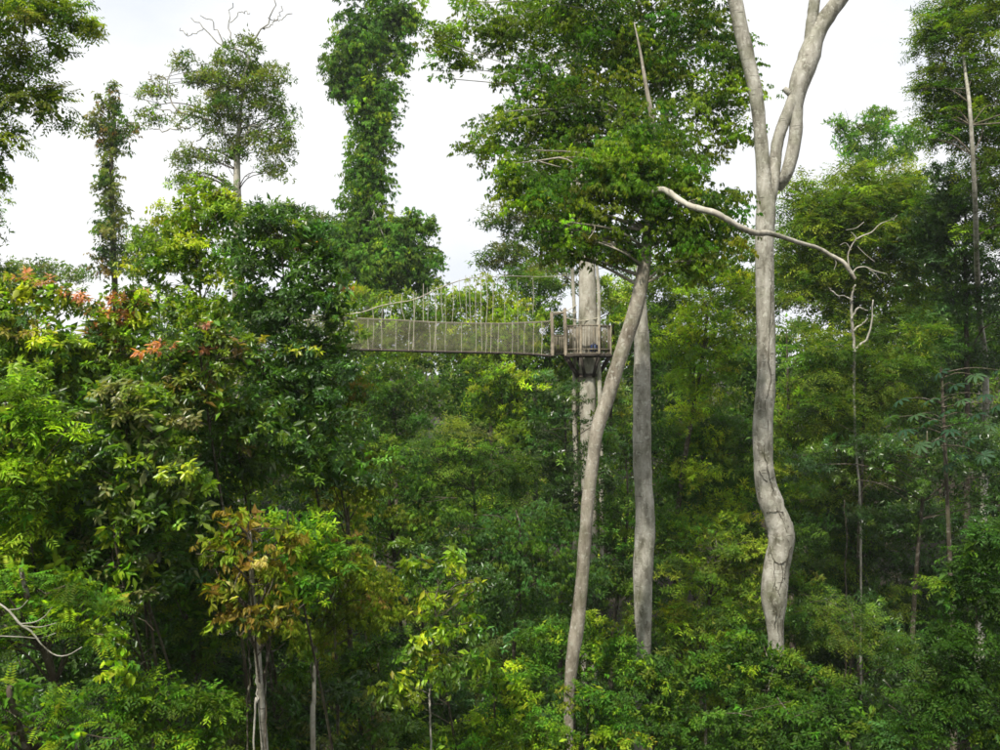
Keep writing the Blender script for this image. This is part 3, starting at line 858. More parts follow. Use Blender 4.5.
# --- against the sky, left
tree('overhanging_tree', 'tree leaning in from the upper left corner with loose sprays against the sky', 'tree', 20,
     [(5, 15, 75, 32), (60, 12, 35, 22), (92, 25, 15, 15), (18, 85, 38, 34), (45, 105, 28, 22), (5, 140, 18, 28), (-50, 60, 60, 80), (0, 178, 9, 14), (60, 50, 14, 10)],
     SP(dict(mid=3, olive=4, ygreen=2, deep=1, grey=1), .16, .38, 'alt', .42, 3.4, .5, .3, gap=1.2), base=-90, nl=45, skirt=False)
tree('broadleaf_tree', 'dull olive tree cut by the left edge below the hanging sprays', 'tree', 34, [(-18, 235, 18, 36), (-12, 212, 14, 24), (-30, 270, 34, 30)], farg, skirt=False)
tree('ivy_column_tree', 'thin column of a tree smothered in climbers, narrow leafy head', 'tree', 58,
     [(113, 86, 7, 6), (110, 104, 15, 12), (104, 128, 19, 17), (122, 133, 16, 14), (110, 150, 15, 14), (110, 178, 13, 20), (112, 205, 17, 20), (111, 235, 19, 20), (113, 262, 20, 18)],
     SP(dict(grey=4, olive=2, deep=3, brown=1, mid=1), .2, .45, 'hang', .6, 3.2, 1.6, .4, M_FAR, flat=.9), tr=.3)
r_, P_, rd_, g_ = tree('tall_emergent_tree', 'tall hazy emergent with pale trunk and bare upper branches, left sky', 'tree', 52,
     [(245, 62, 24, 22), (262, 78, 26, 24), (218, 80, 25, 20), (200, 75, 12, 12), (240, 100, 40, 26), (275, 108, 20, 18), (205, 118, 28, 16), (232, 138, 22, 18), (268, 148, 30, 14), (277, 168, 18, 11), (205, 155, 30, 10),
      (190, 180, 20, 10), (285, 135, 12, 20), (155, 90, 14, 14), (152, 118, 16, 10), (180, 60, 10, 10), (185, 160, 14, 8)], SP(dict(grey=5, mid=3, olive=3, deep=1), .2, .4, 'fine', .75, 3.0, .8, .1, M_FAR, gap=1.1),
     bark=M_WHITE, trunk=[(238, 300, 52), (238, 230, 52), (237, 170, 52), (239, 130, 52), (244, 80, 52)], base=238, tr=.36, nl=40)
mb = MB()
for br in ([(244, 80, 2.4), (248, 55, 2), (222, 45, 1.5), (205, 28, 1.1), (190, 18, .8)], [(222, 45, 1.4), (215, 25, 1), (200, 15, .8)], [(246, 60, 1.8), (232, 42, 1.5), (228, 20, 1), (232, 5, .8)],
           [(247, 45, 2), (262, 30, 1.6), (270, 18, 1.3), (276, 0, 1), (270, -12, .7)], [(262, 30, 1.3), (275, 22, 1), (283, 8, .7)], [(208, 120, 2.4), (180, 112, 1.8), (168, 95, 1.4), (170, 75, 1), (186, 66, .8)],
           [(180, 112, 1.4), (162, 110, 1), (146, 100, .8)], [(228, 135, 3), (220, 130, 2.4), (212, 132, 1.8), (196, 140, 1.2)], [(243, 140, 3), (250, 128, 2.4), (262, 124, 1.5)], [(190, 128, 1.6), (165, 130, 1.2), (148, 128, .8)],
           [(230, 24, .9), (240, 12, .7), (250, 14, .6)], [(205, 28, .9), (190, 35, .7), (180, 30, .6)], [(168, 95, 1), (155, 85, .8), (148, 72, .6)], [(270, 18, .9), (280, 20, .7), (290, 12, .6)]):
    S = spline([np.append(at(a, b, 51.5), max(w_, .9) / F * 52 / 2) for a, b, w_ in br], 14)
    S[:, :3] += g_.standard_normal((14, 3)) * .05
    mb.tube(S[:, :3], S[:, 3], 5, cap=False)
mb.build('bare_branches', M_PALE, r_, smooth=True)
r_, P_, rd_, g_ = tree('vine_draped_tree', 'tall tree draped in green vines like a tower, widening at its foot', 'tree', 62,
     [(385, 12, 38, 24), (355, 40, 22, 26), (338, 78, 13, 18), (375, 45, 32, 30), (402, 25, 18, 18), (368, 85, 28, 26), (378, 118, 24, 24), (371, 150, 21, 24), (368, 180, 20, 24), (362, 212, 22, 22),
      (370, 240, 34, 24), (395, 250, 30, 34), (352, 262, 26, 30), (412, 225, 18, 14), (430, 228, 14, 10), (385, 275, 52, 28), (360, -30, 40, 30), (400, 60, 12, 22), (352, 60, 26, 34), (338, 88, 10, 15), (374, 100, 28, 30), (374, 135, 22, 26), (370, 168, 20, 28), (366, 196, 22, 26), (410, 22, 16, 16), (395, 228, 28, 22), (350, 245, 28, 28), (375, 262, 50, 30), (415, 262, 26, 30)], vine, trunk=[(370, 280, 62), (372, 180, 62), (376, 100, 62), (385, 20, 62)], base=372, nl=10, tr=.45, bark=M_PALE, crown_name='vine_cover')
tree('low_rounded_tree', 'small distant rounded tree between the ivy column and the pale emergent', 'tree', 74, [(150, 235, 22, 18), (175, 250, 28, 18), (135, 258, 20, 14)], farg, W_)
tree('flat_topped_tree', 'distant flat topped tree seen over the reddish crowns at left', 'tree', 78, [(35, 268, 28, 9), (70, 275, 28, 9), (15, 280, 30, 14)], farg, W_)
tree('hazy_tree', 'hazy tree peeping between the sunlit crown and the vine tower', 'tree', 72, [(290, 215, 30, 14), (325, 225, 22, 16), (305, 240, 35, 18)], farg, W_)
tree('layered_tree', 'grey green layered tree partly behind the left side of the central crown', 'tree', 58,
     [(495, 220, 20, 11), (520, 205, 30, 16), (545, 230, 40, 22), (505, 250, 26, 16), (540, 268, 40, 22), (575, 215, 25, 35), (488, 262, 16, 8), (565, 180, 30, 28), (530, 180, 26, 14)],
     SP(dict(grey=6, mid=3, deep=3), .2, .42, 'fine', .8, 3.4, 1.4, .15, M_FAR, flat=.3), nl=20)
# --- right sky
tree('rounded_tree', 'bright green rounded tree far off beneath the right hand sky', 'tree', 74, [(880, 128, 26, 20), (850, 142, 18, 14), (905, 140, 20, 20), (840, 125, 10, 12), (870, 160, 36, 16)],
     SP(dict(emer=5, mid=3, bright=2), .2, .45, 'fine', .9, 3.6, 1.6, .1, M_FAR))
tree('slender_tall_tree', 'tall tree with slim pale trunk and tiered crown along the right edge', 'tree', 38,
     [(975, 40, 50, 32), (995, 5, 45, 30), (945, 70, 26, 26), (985, 95, 40, 30), (938, 108, 26, 22), (965, 140, 38, 26), (1010, 130, 40, 60), (930, 140, 14, 12), (985, 180, 34, 26), (1000, 230, 30, 30), (930, 35, 24, 24), (922, 90, 18, 20), (955, 10, 34, 28), (960, 95, 34, 30)],
     SP(dict(ygreen=2, olive=4, mid=4, deep=3), .16, .4, 'alt', .75, 3.6, 1.4, .2, gap=1.4), trunk=[(986, 400, 44), (980, 320, 43), (977, 270, 39), (975, 200, 36.5), (970, 110, 36), (965, 70, 37), (961, 30, 37.5), (958, -5, 38)], base=984, tr=.15, bark=M_PALE, nl=36)
tree('dark_leafy_tree', 'dark leafed tree filling the right edge under the slim pale trunk', 'tree', 41, [(950, 190, 26, 26), (940, 230, 24, 30), (975, 270, 34, 38), (1010, 310, 30, 50), (955, 300, 24, 34), (955, 205, 40, 40), (925, 245, 34, 44), (990, 230, 34, 40)], darkb)
# --- right side crowns
tree('domed_tree', 'broad dome of olive green leaves right of the forked trunk', 'tree', 44,
     [(840, 205, 55, 34), (890, 210, 45, 34), (805, 240, 38, 40), (860, 255, 60, 45), (915, 255, 32, 42), (825, 300, 45, 40), (885, 310, 50, 42), (845, 225, 60, 48), (890, 245, 55, 50), (820, 270, 48, 44), (800, 200, 30, 26), (920, 215, 34, 36), (870, 185, 50, 26)], SP(dict(olive=5, mid=4, ygreen=2.5, deep=1.5), .15, .4, 'alt', .6, 2.9, 1.0, .25, gap=1.3), nl=14)
tree('bushy_tree', 'olive bushy tree beneath the domed crown, pale dead stem inside', 'tree', 40, [(820, 355, 42, 36), (870, 365, 48, 38), (915, 345, 34, 34), (845, 405, 44, 30), (900, 400, 38, 26)], olive_s)
tree('understorey_tree', 'dark tree in the gap right of the trunk bulge', 'tree', 38, [(790, 520, 34, 34), (770, 570, 40, 34), (820, 600, 34, 34), (745, 510, 30, 40)], dense)
tree('shrubby_tree', 'yellow green bush beside the forked trunk at mid height', 'tree', 43, [(795, 400, 28, 40), (790, 450, 30, 34), (745, 290, 14, 14)], yell)
tree('round_headed_tree', 'sunlit yellow green round headed tree between straight trunk and forked trunk', 'tree', 34, [(705, 310, 34, 28), (680, 345, 32, 32), (722, 350, 28, 32), (735, 290, 22, 22), (700, 385, 30, 24)],
     SP(dict(lime=2, ygreen=4, bright=3, mid=3), .15, .42, 'whorl', .55, 3.0, 1.1, .15))
tree('understorey_tree', 'dark understorey tree right of the straight trunk', 'tree', 36, [(700, 420, 42, 36), (675, 460, 30, 40), (735, 460, 28, 44), (700, 500, 42, 32)], dense)
tree('understorey_tree', 'middling green tree touching the left of the trunk bulge', 'tree', 33, [(720, 540, 38, 28), (690, 570, 32, 30), (745, 580, 22, 30)], yell)
tree('bright_leafed_sapling', 'bright leafed sapling squeezed between platform trunk and leaning trunk', 'tree', 43.6, [(612, 290, 17, 20), (616, 320, 14, 20), (610, 350, 15, 16), (608, 385, 14, 16), (622, 400, 12, 18)], light, nl=6)
tree('tall_background_tree', 'tall dull green tree showing behind the top of the domed crown', 'tree', 54, [(810, 225, 30, 30), (850, 205, 36, 28), (830, 260, 44, 36), (790, 280, 30, 36), (900, 190, 34, 22)], SP(dict(mid=5, olive=3, deep=3, grey=1), .18, .42, 'fine', .9, 2.8, 1.4, .2, M_FAR))
tree('tall_background_tree', 'dark green tree in the gap left of the slim pale trunk', 'tree', 52, [(930, 200, 26, 30), (945, 260, 32, 40), (915, 300, 30, 34), (990, 330, 30, 40), (960, 340, 34, 34)], SP(dict(mid=4, deep=5, blue=1), .18, .42, 'fine', .9, 2.8, 1.4, .2, M_FAR))
tree('tall_background_tree', 'bushy green tree seen through the gap between straight and forked trunks', 'tree', 56, [(740, 250, 26, 24), (715, 275, 30, 26), (750, 300, 34, 34), (680, 300, 34, 30), (640, 285, 36, 32), (690, 268, 36, 28), (625, 315, 32, 34), (735, 320, 34, 30), (660, 330, 36, 30)], SP(dict(mid=5, bright=2, olive=3), .18, .42, 'fine', .9, 2.8, 1.4, .2, M_FAR))
# --- behind the walkway
tree('creeper_thicket', 'pale yellow green creeper thicket behind the left of the walkway', 'thicket', 47, [(362, 302, 34, 22), (395, 318, 38, 26), (410, 340, 44, 24), (340, 320, 28, 30), (420, 318, 26, 22), (375, 345, 44, 20)], yell)
tree('creeper_thicket', 'rounded creeper thicket behind the hanging ropes left of the platform', 'thicket', 48, [(448, 300, 26, 22), (475, 300, 28, 24), (500, 305, 24, 22), (465, 330, 50, 28), (520, 325, 38, 28), (495, 345, 50, 22)],
     SP(dict(ygreen=4, bright=3, lime=1, mid=3), .15, .45, 'hang', .6, 2.8, 1.2, .4, flat=.8))
tree('dark_leafy_tree', 'dark tree behind the platform railings', 'tree', 50, [(545, 290, 30, 22), (555, 330, 30, 30), (615, 250, 26, 26), (630, 330, 20, 40), (520, 285, 20, 14)], dense)
# --- centre, below the walkway
tree('understorey_tree', 'leafy tree straight below the left end of the walkway', 'tree', 40, [(385, 385, 34, 26), (415, 400, 36, 30), (375, 420, 32, 30), (400, 445, 38, 28)], dense)
tree('lime_topped_tree', 'lime topped tree just under the middle of the walkway', 'tree', 38.5, [(495, 372, 30, 14), (520, 385, 30, 22), (480, 400, 30, 26), (515, 420, 34, 26), (470, 362, 14, 8)], SP(dict(lime=.7, bright=2.5, mid=4, ygreen=2, deep=2), .15, .42, 'whorl', .6, 2.8, 1, .2))
tree('understorey_tree', 'deep green tree below the platform, left of its trunk', 'tree', 38, [(555, 400, 26, 30), (545, 440, 34, 32), (560, 480, 28, 32), (610, 470, 16, 50)], darkb)
tree('understorey_tree', 'soft green tree in the middle of the valley below the walkway', 'tree', 35, [(450, 450, 38, 30), (490, 470, 38, 30), (440, 490, 34, 26), (520, 475, 26, 26)], SP(dict(mid=4, olive=2, deep=4, grey=1), .15, .38, 'alt', .65, 3, 1, .25))
tree('understorey_tree', 'bluish green tree left of the foot of the leaning trunk', 'tree', 31, [(500, 530, 42, 28), (545, 520, 32, 30), (465, 545, 30, 22), (530, 565, 44, 26), (565, 560, 20, 30)], SP(dict(blue=4, mid=4, deep=2), .15, .36, 'hang', .6, 3, 1, .3))
tree('understorey_tree', 'shaded tree between the leaning trunk and the straight trunk', 'tree', 34, [(610, 520, 24, 34), (620, 570, 26, 30), (600, 440, 16, 30), (660, 540, 24, 40)], dense)
tree('understorey_tree', 'olive green tree beside the dark hollow left of centre', 'tree', 30, [(395, 480, 34, 30), (430, 520, 36, 26), (380, 520, 34, 30), (350, 470, 26, 34)], SP(dict(olive=2, mid=4, deep=5), .15, .38, 'hang', .6, 3, 1, .3))
# --- big left masses
tree('sunlit_crown_tree', 'sunlit light green crown topping the left hand mass', 'tree', 21, [(205, 200, 34, 26), (185, 230, 36, 28), (228, 215, 28, 28), (160, 262, 30, 26), (205, 262, 38, 30), (180, 300, 34, 26)], light)
tree('dark_crown_tree', 'tall dark glossy crown just left of the walkway', 'tree', 19.5,
     [(265, 222, 30, 24), (300, 240, 32, 28), (255, 262, 36, 34), (305, 285, 38, 36), (335, 300, 24, 30), (270, 315, 44, 38), (330, 340, 26, 30), (300, 365, 42, 38), (240, 350, 36, 34), (320, 262, 18, 20)], stop=500, sp=
     SP(dict(deep=5, mid=3, blue=1.5, emer=1), .18, .42, 'whorl', .5, 3.2, 1.1, .25, M_GLOSS, near=True, young=(dict(gold=1, red=.6, lime=2), .16)), nl=24)
tree('red_tipped_tree', 'crown with pinkish red young leaves at the far left', 'tree', 17, [(10, 300, 40, 30), (50, 300, 32, 26), (20, 345, 44, 32), (-20, 330, 30, 50), (60, 340, 30, 28)], flush)
tree('red_tipped_tree', 'orange tipped crown right of the pinkish one, left edge group', 'tree', 18, [(105, 320, 34, 28), (140, 305, 28, 20), (130, 345, 34, 30), (95, 360, 30, 28)], flush)
tree('red_tipped_tree', 'salmon tipped crown in front of the dark glossy crown', 'tree', 16.5, [(215, 335, 22, 16), (190, 355, 32, 26), (232, 352, 26, 20), (175, 385, 30, 28), (215, 395, 34, 28)], stop=470, sp=
     SP(dict(mid=4, deep=3, olive=2, brown=.8), .18, .42, 'whorl', .45, 3.0, 1.0, .2, M_GLOSS, near=True, young=(dict(red=5, gold=1, cream=1), .6)))
tree('glossy_leafed_tree', 'glossy leafed tree with pale sheen in the middle of the left mass', 'tree', 15.5, [(110, 400, 40, 28), (145, 420, 36, 30), (100, 445, 38, 28), (155, 465, 34, 26)], SP(dict(mid=4, grey=2, deep=3, bright=1), .2, .42, 'whorl', .42, 3.0, 1, .2, M_GLOSS, near=True))
tree('yellow_green_tree', 'yellow green tree on the left edge at mid height', 'tree', 15, [(15, 410, 34, 26), (40, 435, 32, 28), (5, 460, 36, 32), (45, 480, 30, 24), (-20, 430, 30, 50)], SP(dict(bright=3, ygreen=2, mid=4, emer=1.5), .17, .34, 'alt', .42, 3, 1, .25, M_LEAF, near=True))
tree('emerald_tree', 'deep emerald tree low in the left mass beneath the sheen leafed one', 'tree', 17, [(110, 495, 36, 26), (70, 525, 36, 24), (150, 520, 30, 28), (190, 480, 30, 34), (30, 520, 30, 22)], glossy)
tree('shadowy_tree', 'shadowy tree below the salmon tipped crown', 'tree', 18.5, [(220, 440, 36, 30), (255, 465, 34, 32), (210, 490, 30, 26), (270, 420, 30, 28)], stop=515, sp=SP(dict(deep=4, mid=3, blue=2, olive=1), .18, .42, 'whorl', .5, 3, 1.1, .25, M_GLOSS, near=True))
tree('brownish_tree', 'brownish green tree hanging beside the dark glossy crown', 'tree', 21, [(325, 400, 26, 30), (345, 430, 26, 28), (310, 445, 30, 26), (340, 385, 22, 24)], stop=480, sp=SP(dict(olive=4, brown=.8, mid=4, gold=.4), .16, .32, 'hang', .5, 2.8, .9, .45, near=True))
tree('cream_flowered_tree', 'small tree with cream young foliage left of the valley centre', 'tree', 24, [(350, 475, 18, 10), (340, 495, 26, 18), (365, 490, 16, 12)], stop=500, sp=SP(dict(cream=2, ygreen=3, olive=3), .15, .34, 'hang', .4, 2.4, .6, .4, near=True), nl=6)
tree('golden_tree', 'slender tree with drooping golden leaves, lower left', 'tree', 15.2, [(242, 520, 26, 14), (215, 545, 22, 13), (248, 555, 36, 20), (275, 575, 20, 15), (235, 588, 24, 14), (262, 618, 28, 15), (290, 540, 16, 14), (230, 615, 18, 12), (282, 600, 16, 12)], gold, nl=24, skirt=False, bark=M_PALE, tr=.1)
tree('bright_sapling', 'emerald sapling tucked behind the golden leaves', 'tree', 16.4, [(290, 535, 18, 14), (300, 550, 14, 14), (275, 520, 14, 10)], SP(dict(emer=4, bright=3), .16, .42, 'whorl', .35, 3, .8, .2, near=True), nl=6)
r_, P_, rd_, g_ = tree('white_stemmed_tree', 'feathery olive tree on a thin whitish stem left of centre', 'tree', 18.6,
     [(345, 560, 34, 16), (320, 580, 30, 16), (365, 575, 34, 20), (335, 610, 36, 18), (300, 630, 22, 18), (370, 610, 34, 20), (315, 645, 20, 14), (345, 545, 26, 12)], feather,
     trunk=[(313, 745, 18.6), (314, 700, 18.6), (315, 660, 18.6), (322, 620, 18.6), (340, 580, 18.6)], base=313, tr=.06, bark=M_WHITE, nl=24)
tree('leafy_shrub', 'shrub with bright hanging leaves in a column, bottom centre left', 'shrub', 18.2, [(415, 565, 12, 14), (455, 560, 14, 16), (468, 590, 14, 14), (425, 600, 18, 16), (440, 630, 22, 16), (475, 625, 14, 18), (415, 650, 18, 16), (445, 670, 24, 18), (480, 660, 14, 14), (400, 685, 26, 20)],
     SP(dict(bright=5, emer=2, mid=4, lime=1.5), .19, .42, 'hang', .35, 2.4, .8, .5, M_GLOSS, near=True), nl=20)
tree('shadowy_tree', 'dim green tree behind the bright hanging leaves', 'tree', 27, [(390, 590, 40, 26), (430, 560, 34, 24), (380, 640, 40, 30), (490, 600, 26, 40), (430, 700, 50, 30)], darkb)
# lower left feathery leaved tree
tree('shadowy_tree', 'dim tree filling the back of the hollow behind the golden leaves', 'tree', 25.5, [(230, 560, 50, 40), (280, 620, 44, 40), (220, 660, 50, 40), (300, 700, 50, 36), (180, 540, 40, 40), (320, 540, 44, 40), (360, 680, 44, 40), (250, 720, 60, 30), (140, 700, 60, 40), (240, 620, 40, 50), (240, 660, 40, 40)], SP(dict(deep=5, dark=3, blue=1, mid=1.5), .18, .42, 'whorl', .6, 2.8, 1.6, .25, M_GLOSS))  # leaf colours kept very dark to paint the hollow's shade
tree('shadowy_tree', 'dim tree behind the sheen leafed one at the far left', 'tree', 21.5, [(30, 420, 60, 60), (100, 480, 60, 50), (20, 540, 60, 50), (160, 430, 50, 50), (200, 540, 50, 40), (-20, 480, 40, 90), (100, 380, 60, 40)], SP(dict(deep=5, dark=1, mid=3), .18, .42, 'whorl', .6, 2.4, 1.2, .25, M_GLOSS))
r_, P_, rd_, g_ = tree('feather_leaved_tree', 'bright feathery compound leaved tree at the lower left with a bare curved branch', 'tree', 13,
     [(12, 575, 22, 12), (25, 600, 36, 18), (75, 585, 30, 14), (60, 612, 40, 18), (100, 605, 22, 14), (95, 630, 26, 14), (0, 640, 18, 14), (-30, 600, 30, 40)],
     SP(dict(bright=3, emer=3, mid=3), .12, .3, 'pinnate', .3, 2.2, .4, .2, near=False), base=-60, nl=26, bark=M_BROWN, tr=.08)
mb = MB()
for br in ([(-10, 598, 4), (8, 610, 4), (20, 624, 5), (32, 632, 4), (42, 645, 3), (55, 655, 2.5), (68, 655, 2), (82, 647, 1.5)], [(20, 624, 3), (35, 622, 2.5), (45, 616, 2), (52, 607, 1.3)], [(24, 626, 3), (40, 627, 2), (56, 623, 1.3)], [(0, 636, 2), (22, 637, 2), (40, 638, 1.6), (56, 633, 1)], [(8, 610, 2.5), (20, 608, 1.5), (28, 600, 1)]):
    S = spline([np.append(at(a, b, 12.4), w_ * .5 / F * 13 / 2) for a, b, w_ in br], 20)
    mb.tube(S[:, :3], S[:, 3], 7)
mb.build('bare_branch', M_PALE, r_, smooth=True)
tree('feather_leaved_tree', 'second feathery leaved tree in the bottom left corner', 'tree', 12.5, [(20, 695, 36, 14), (65, 705, 26, 14), (10, 730, 40, 16), (60, 735, 26, 14), (-20, 720, 30, 30)],
     SP(dict(bright=3, emer=4, mid=2), .12, .3, 'pinnate', .3, 2.2, .4, .2), base=-30, nl=14, tr=.1)
tree('climbing_liana', 'column of bright heart shaped climber leaves right of the feathery tree', 'climber', 15.5, [(120, 500, 14, 16), (118, 535, 12, 16), (125, 565, 14, 14), (115, 600, 12, 14), (108, 640, 16, 14), (118, 670, 18, 14), (140, 480, 16, 14)],
     SP(dict(bright=5, lime=2, emer=2), .17, .6, 'hang', .3, 1.9, .5, .5, near=True), nl=10, tr=.04, crown_name='leaves')
tree('shadowy_tree', 'dark tree behind the climber column, lower left', 'tree', 22, [(160, 560, 46, 30), (60, 560, 60, 40), (200, 600, 40, 40), (130, 630, 50, 34), (60, 660, 60, 34), (200, 660, 40, 30)], SP(dict(deep=5, dark=2, blue=1.5, mid=1.5), .18, .42, 'whorl', .55, 2.4, 1.0, .25, M_GLOSS))  # dark leaf colours serve as the shaded backdrop of the hollow
SH = 'shrubs along the bottom of the view'
shr = SP(dict(mid=4, emer=1.4, bright=.4, deep=5, olive=1), .15, .4, 'whorl', .5, 3.0, 1.0, .2)
def shrub(label, d, lobes, sp=shr, g=SH): tree('shrub', label, 'shrub', d, lobes, sp, g, nl=8, tr=.06)
shrub('leafy shrub beside the feathery corner tree', 16, [(170, 690, 38, 18), (205, 705, 32, 22), (150, 725, 40, 22), (215, 740, 34, 22), (120, 700, 24, 22)], SP(dict(emer=3, mid=4, bright=2, deep=1), .15, .38, 'alt', .4, 2.8, 1, .2, near=True))
shrub('shaded shrub right of the thin whitish stem', 20, [(350, 690, 30, 22), (375, 725, 34, 24), (345, 745, 30, 16)], SP(dict(deep=4, mid=3, grey=1), .16, .42, 'whorl', .4, 2.8, 1, .2, M_GLOSS, near=True))
shrub('shaded shrub left of the thin whitish stem', 19.5, [(285, 725, 26, 22), (255, 745, 20, 20), (290, 695, 18, 12)], SP(dict(deep=4, mid=3, grey=1), .16, .42, 'whorl', .4, 2.6, 1, .2, M_GLOSS, near=True))
dim = SP(dict(deep=5, mid=3, olive=1.5, dark=1), .16, .4, 'alt', .45, 2.4, 1, .25)
shrub('dim leafy sapling in the hollow just left of the golden tree', 20.2, [(190, 610, 24, 22), (205, 645, 28, 22), (170, 650, 24, 20), (180, 590, 16, 14)], dim)
shrub('dim leafy sapling between the golden tree and the thin whitish stem', 21, [(290, 640, 22, 20), (295, 670, 22, 18), (230, 680, 22, 20), (280, 610, 14, 14)], dim)
shrub('dim low shrub below the golden tree', 19, [(225, 700, 24, 16), (250, 722, 24, 16), (275, 742, 24, 12)], dim)
shrub('olive shrub between the thin whitish stem and the bright hanging leaves', 21, [(375, 650, 24, 20), (390, 690, 26, 22), (350, 665, 20, 18), (400, 730, 26, 18)], dim)
shrub('light green shrub at the bottom centre, left of the leaning foot', 20, [(500, 680, 24, 18), (520, 700, 30, 22), (485, 730, 34, 24), (440, 745, 34, 16), (535, 735, 26, 20)], SP(dict(bright=3, mid=4, lime=1, emer=2), .14, .42, 'whorl', .4, 3, 1, .2))
shrub('yellow green shrub hiding the foot of the leaning trunk', 22.3, [(590, 700, 30, 22), (550, 740, 30, 16), (610, 735, 34, 22)], SP(dict(bright=2, mid=4, ygreen=1, emer=2, deep=2), .14, .42, 'whorl', .4, 3, 1, .2))
shrub('fresh green shrub behind the leaning trunk foot', 26, [(545, 640, 30, 22), (590, 640, 26, 24), (610, 665, 32, 24), (530, 670, 26, 20), (620, 640, 14, 14)], SP(dict(bright=1.3, mid=4, ygreen=1, emer=2, deep=2), .14, .42, 'whorl', .45, 3, 1, .2))
shrub('deep green shrub in front of the straight trunk foot', 25, [(645, 672, 22, 14), (650, 690, 34, 24), (640, 715, 30, 20), (690, 670, 30, 22), (670, 720, 40, 28)])
shrub('mid green shrub at the foot of the forked trunk', 25, [(735, 640, 26, 18), (775, 660, 30, 18), (735, 675, 36, 22), (800, 680, 34, 22), (785, 668, 20, 16), (780, 700, 34, 20), (770, 725, 30, 18)])
shrub('large spreading shrub below the forked trunk, bottom right', 22, [(740, 720, 46, 24), (800, 725, 46, 26), (850, 710, 36, 28), (770, 750, 60, 20)], SP(dict(mid=3, deep=5, dark=2, emer=1), .15, .4, 'whorl', .5, 3.0, 1.0, .2))
shrub('olive shrub behind the base of the forked trunk on its left', 29, [(700, 620, 28, 20), (665, 625, 18, 18), (730, 610, 18, 16)], olive_s)
shrub('tangled olive shrub in the dark hollow right of the forked trunk', 31, [(830, 625, 34, 22), (870, 640, 30, 22), (805, 610, 18, 20), (905, 650, 28, 18)], SP(dict(olive=3, mid=3, deep=4), .15, .34, 'alt', .5, 2.4, .8, .2))
# --- right edge
tree('dark_leafy_tree', 'nearer tree with shade-darkened leaf colours rising along the lower right edge', 'tree', 19, [(985, 545, 30, 30), (960, 590, 34, 30), (1000, 610, 44, 40), (940, 640, 32, 28), (980, 680, 46, 34), (930, 700, 34, 34), (1010, 740, 50, 40), (900, 735, 36, 28)],
     SP(dict(deep=5, mid=2, blue=1.5, dark=3), .15, .4, 'alt', .5, 3, 1.1, .2, near=False))  # shade of the lower right put into the leaf colours
tree('shadowy_tree', 'shaded bushy tree between the domed crown and the lower right edge', 'tree', 33, [(880, 450, 34, 22), (930, 470, 34, 24), (975, 440, 34, 30), (990, 490, 34, 34), (820, 460, 34, 26)], SP(dict(mid=2.5, deep=4, blue=2, dark=2), .15, .42, 'whorl', .6, 2.8, 1, .2, M_GLOSS))  # shade painted in through darker leaf colours
tree('shadowy_tree', 'dim tree deep in the hollow behind the slender stems', 'tree', 42, [(840, 500, 40, 34), (900, 530, 50, 40), (850, 570, 50, 36), (930, 590, 40, 40), (810, 560, 24, 50)], SP(dict(deep=3, dark=6, mid=1), .17, .42, 'whorl', .7, 2.4, 1, .2))  # mostly dark leaves, painting the deep shade of the hollow

# umbrella tree: big fingered leaves, each one a part
ur = np.random.default_rng(77)
ub = at(945, 400, 30); foot = np.array([ub[0] + .6, 30.8, gz(ub[0] + .6, 30.8)])
umb = empty('umbrella_tree', foot, 'tree with big bluish green fingered leaves near the right edge', 'tree')
mbu = MB(); spu = spline([foot - [0, 0, .3], foot + [0, 0, 5], ub + [.2, .6, 0], ub + [.1, .5, 1.0]], 24)
mbu.tube(spu, np.linspace(.12, .012, 24), 9, .03, ur)
def fingered_leaf():
    V, Fc = [], []
    for k in range(9):
        a = -math.pi * .86 + k * math.pi * 1.72 / 8
        ln = .30 * (1 - .25 * abs(a) / math.pi)
        prev = None
        for i, (t, w2, z) in enumerate(((.06, .008, 0), (.5, .035, -.01), (.82, .038, -.05), (1, .004, -.1))):
            c = np.array([math.cos(a), math.sin(a), 0]) * ln * t + [0, 0, z]
            s = np.array([-math.sin(a), math.cos(a), 0]) * w2
            V += [c - s, c + [0, 0, -.01], c + s]
            if i:
                b = len(V) - 6
                Fc += [[b, b + 3, b + 4, b + 1], [b + 1, b + 4, b + 5, b + 2]]
    return np.array(V), np.array(Fc)
fv, ff = fingered_leaf()
tints = [(0.03, .08, .04), (.045, .10, .05), (.025, .065, .035), (.06, .12, .05)]
lm = []
for t in tints:
    o = mesh_obj('large_leaf', fv, ff, M_LEAF, umb, origin=np.zeros(3), tint=np.tile(t, (len(fv), 1)) * ur.normal(1, .05, (len(fv), 1)))
    lm.append(o.data); 
    bpy.data.objects.remove(o)
for px, py, dd in [(928, 422, 0), (945, 412, -.4), (915, 415, .3), (962, 400, 0), (950, 430, -.5), (975, 415, 0), (985, 395, .3), (938, 440, -.2), (970, 440, -.3), (905, 430, .2), (990, 425, .2),
                   (955, 385, .3), (975, 375, .5), (930, 400, .5), (998, 405, 0), (920, 445, 0), (960, 455, 0), (890, 418, .3), (983, 455, .2), (940, 372, .6), (1000, 370, .4), (900, 400, .5), (948, 465, .2)]:
    o = bpy.data.objects.new('large_leaf', lm[ur.integers(0, 4)])
    COL.objects.link(o); o.parent = umb
    p = at(px, py, 30 + dd) - foot
    o.location = tuple(p); s = ur.uniform(1.0, 1.35); o.scale = (s, s, s)
    o.rotation_euler = (R(ur.uniform(10, 45)), R(ur.uniform(-25, 25)), ur.uniform(-.6, .6) - 1.57)
    hub = np.array([ub[0] + .1, ub[1] + .5, min(max(p[2] + foot[2] - .1, ub[2] - 1.4), ub[2] + .9)])
    mbu.tube(spline([hub, (hub + p + foot) / 2 + [0, 0, .12], p + foot], 6), np.linspace(.02, .008, 6), 4, cap=False)
mbu.build('trunk', M_BROWN, umb, smooth=True)

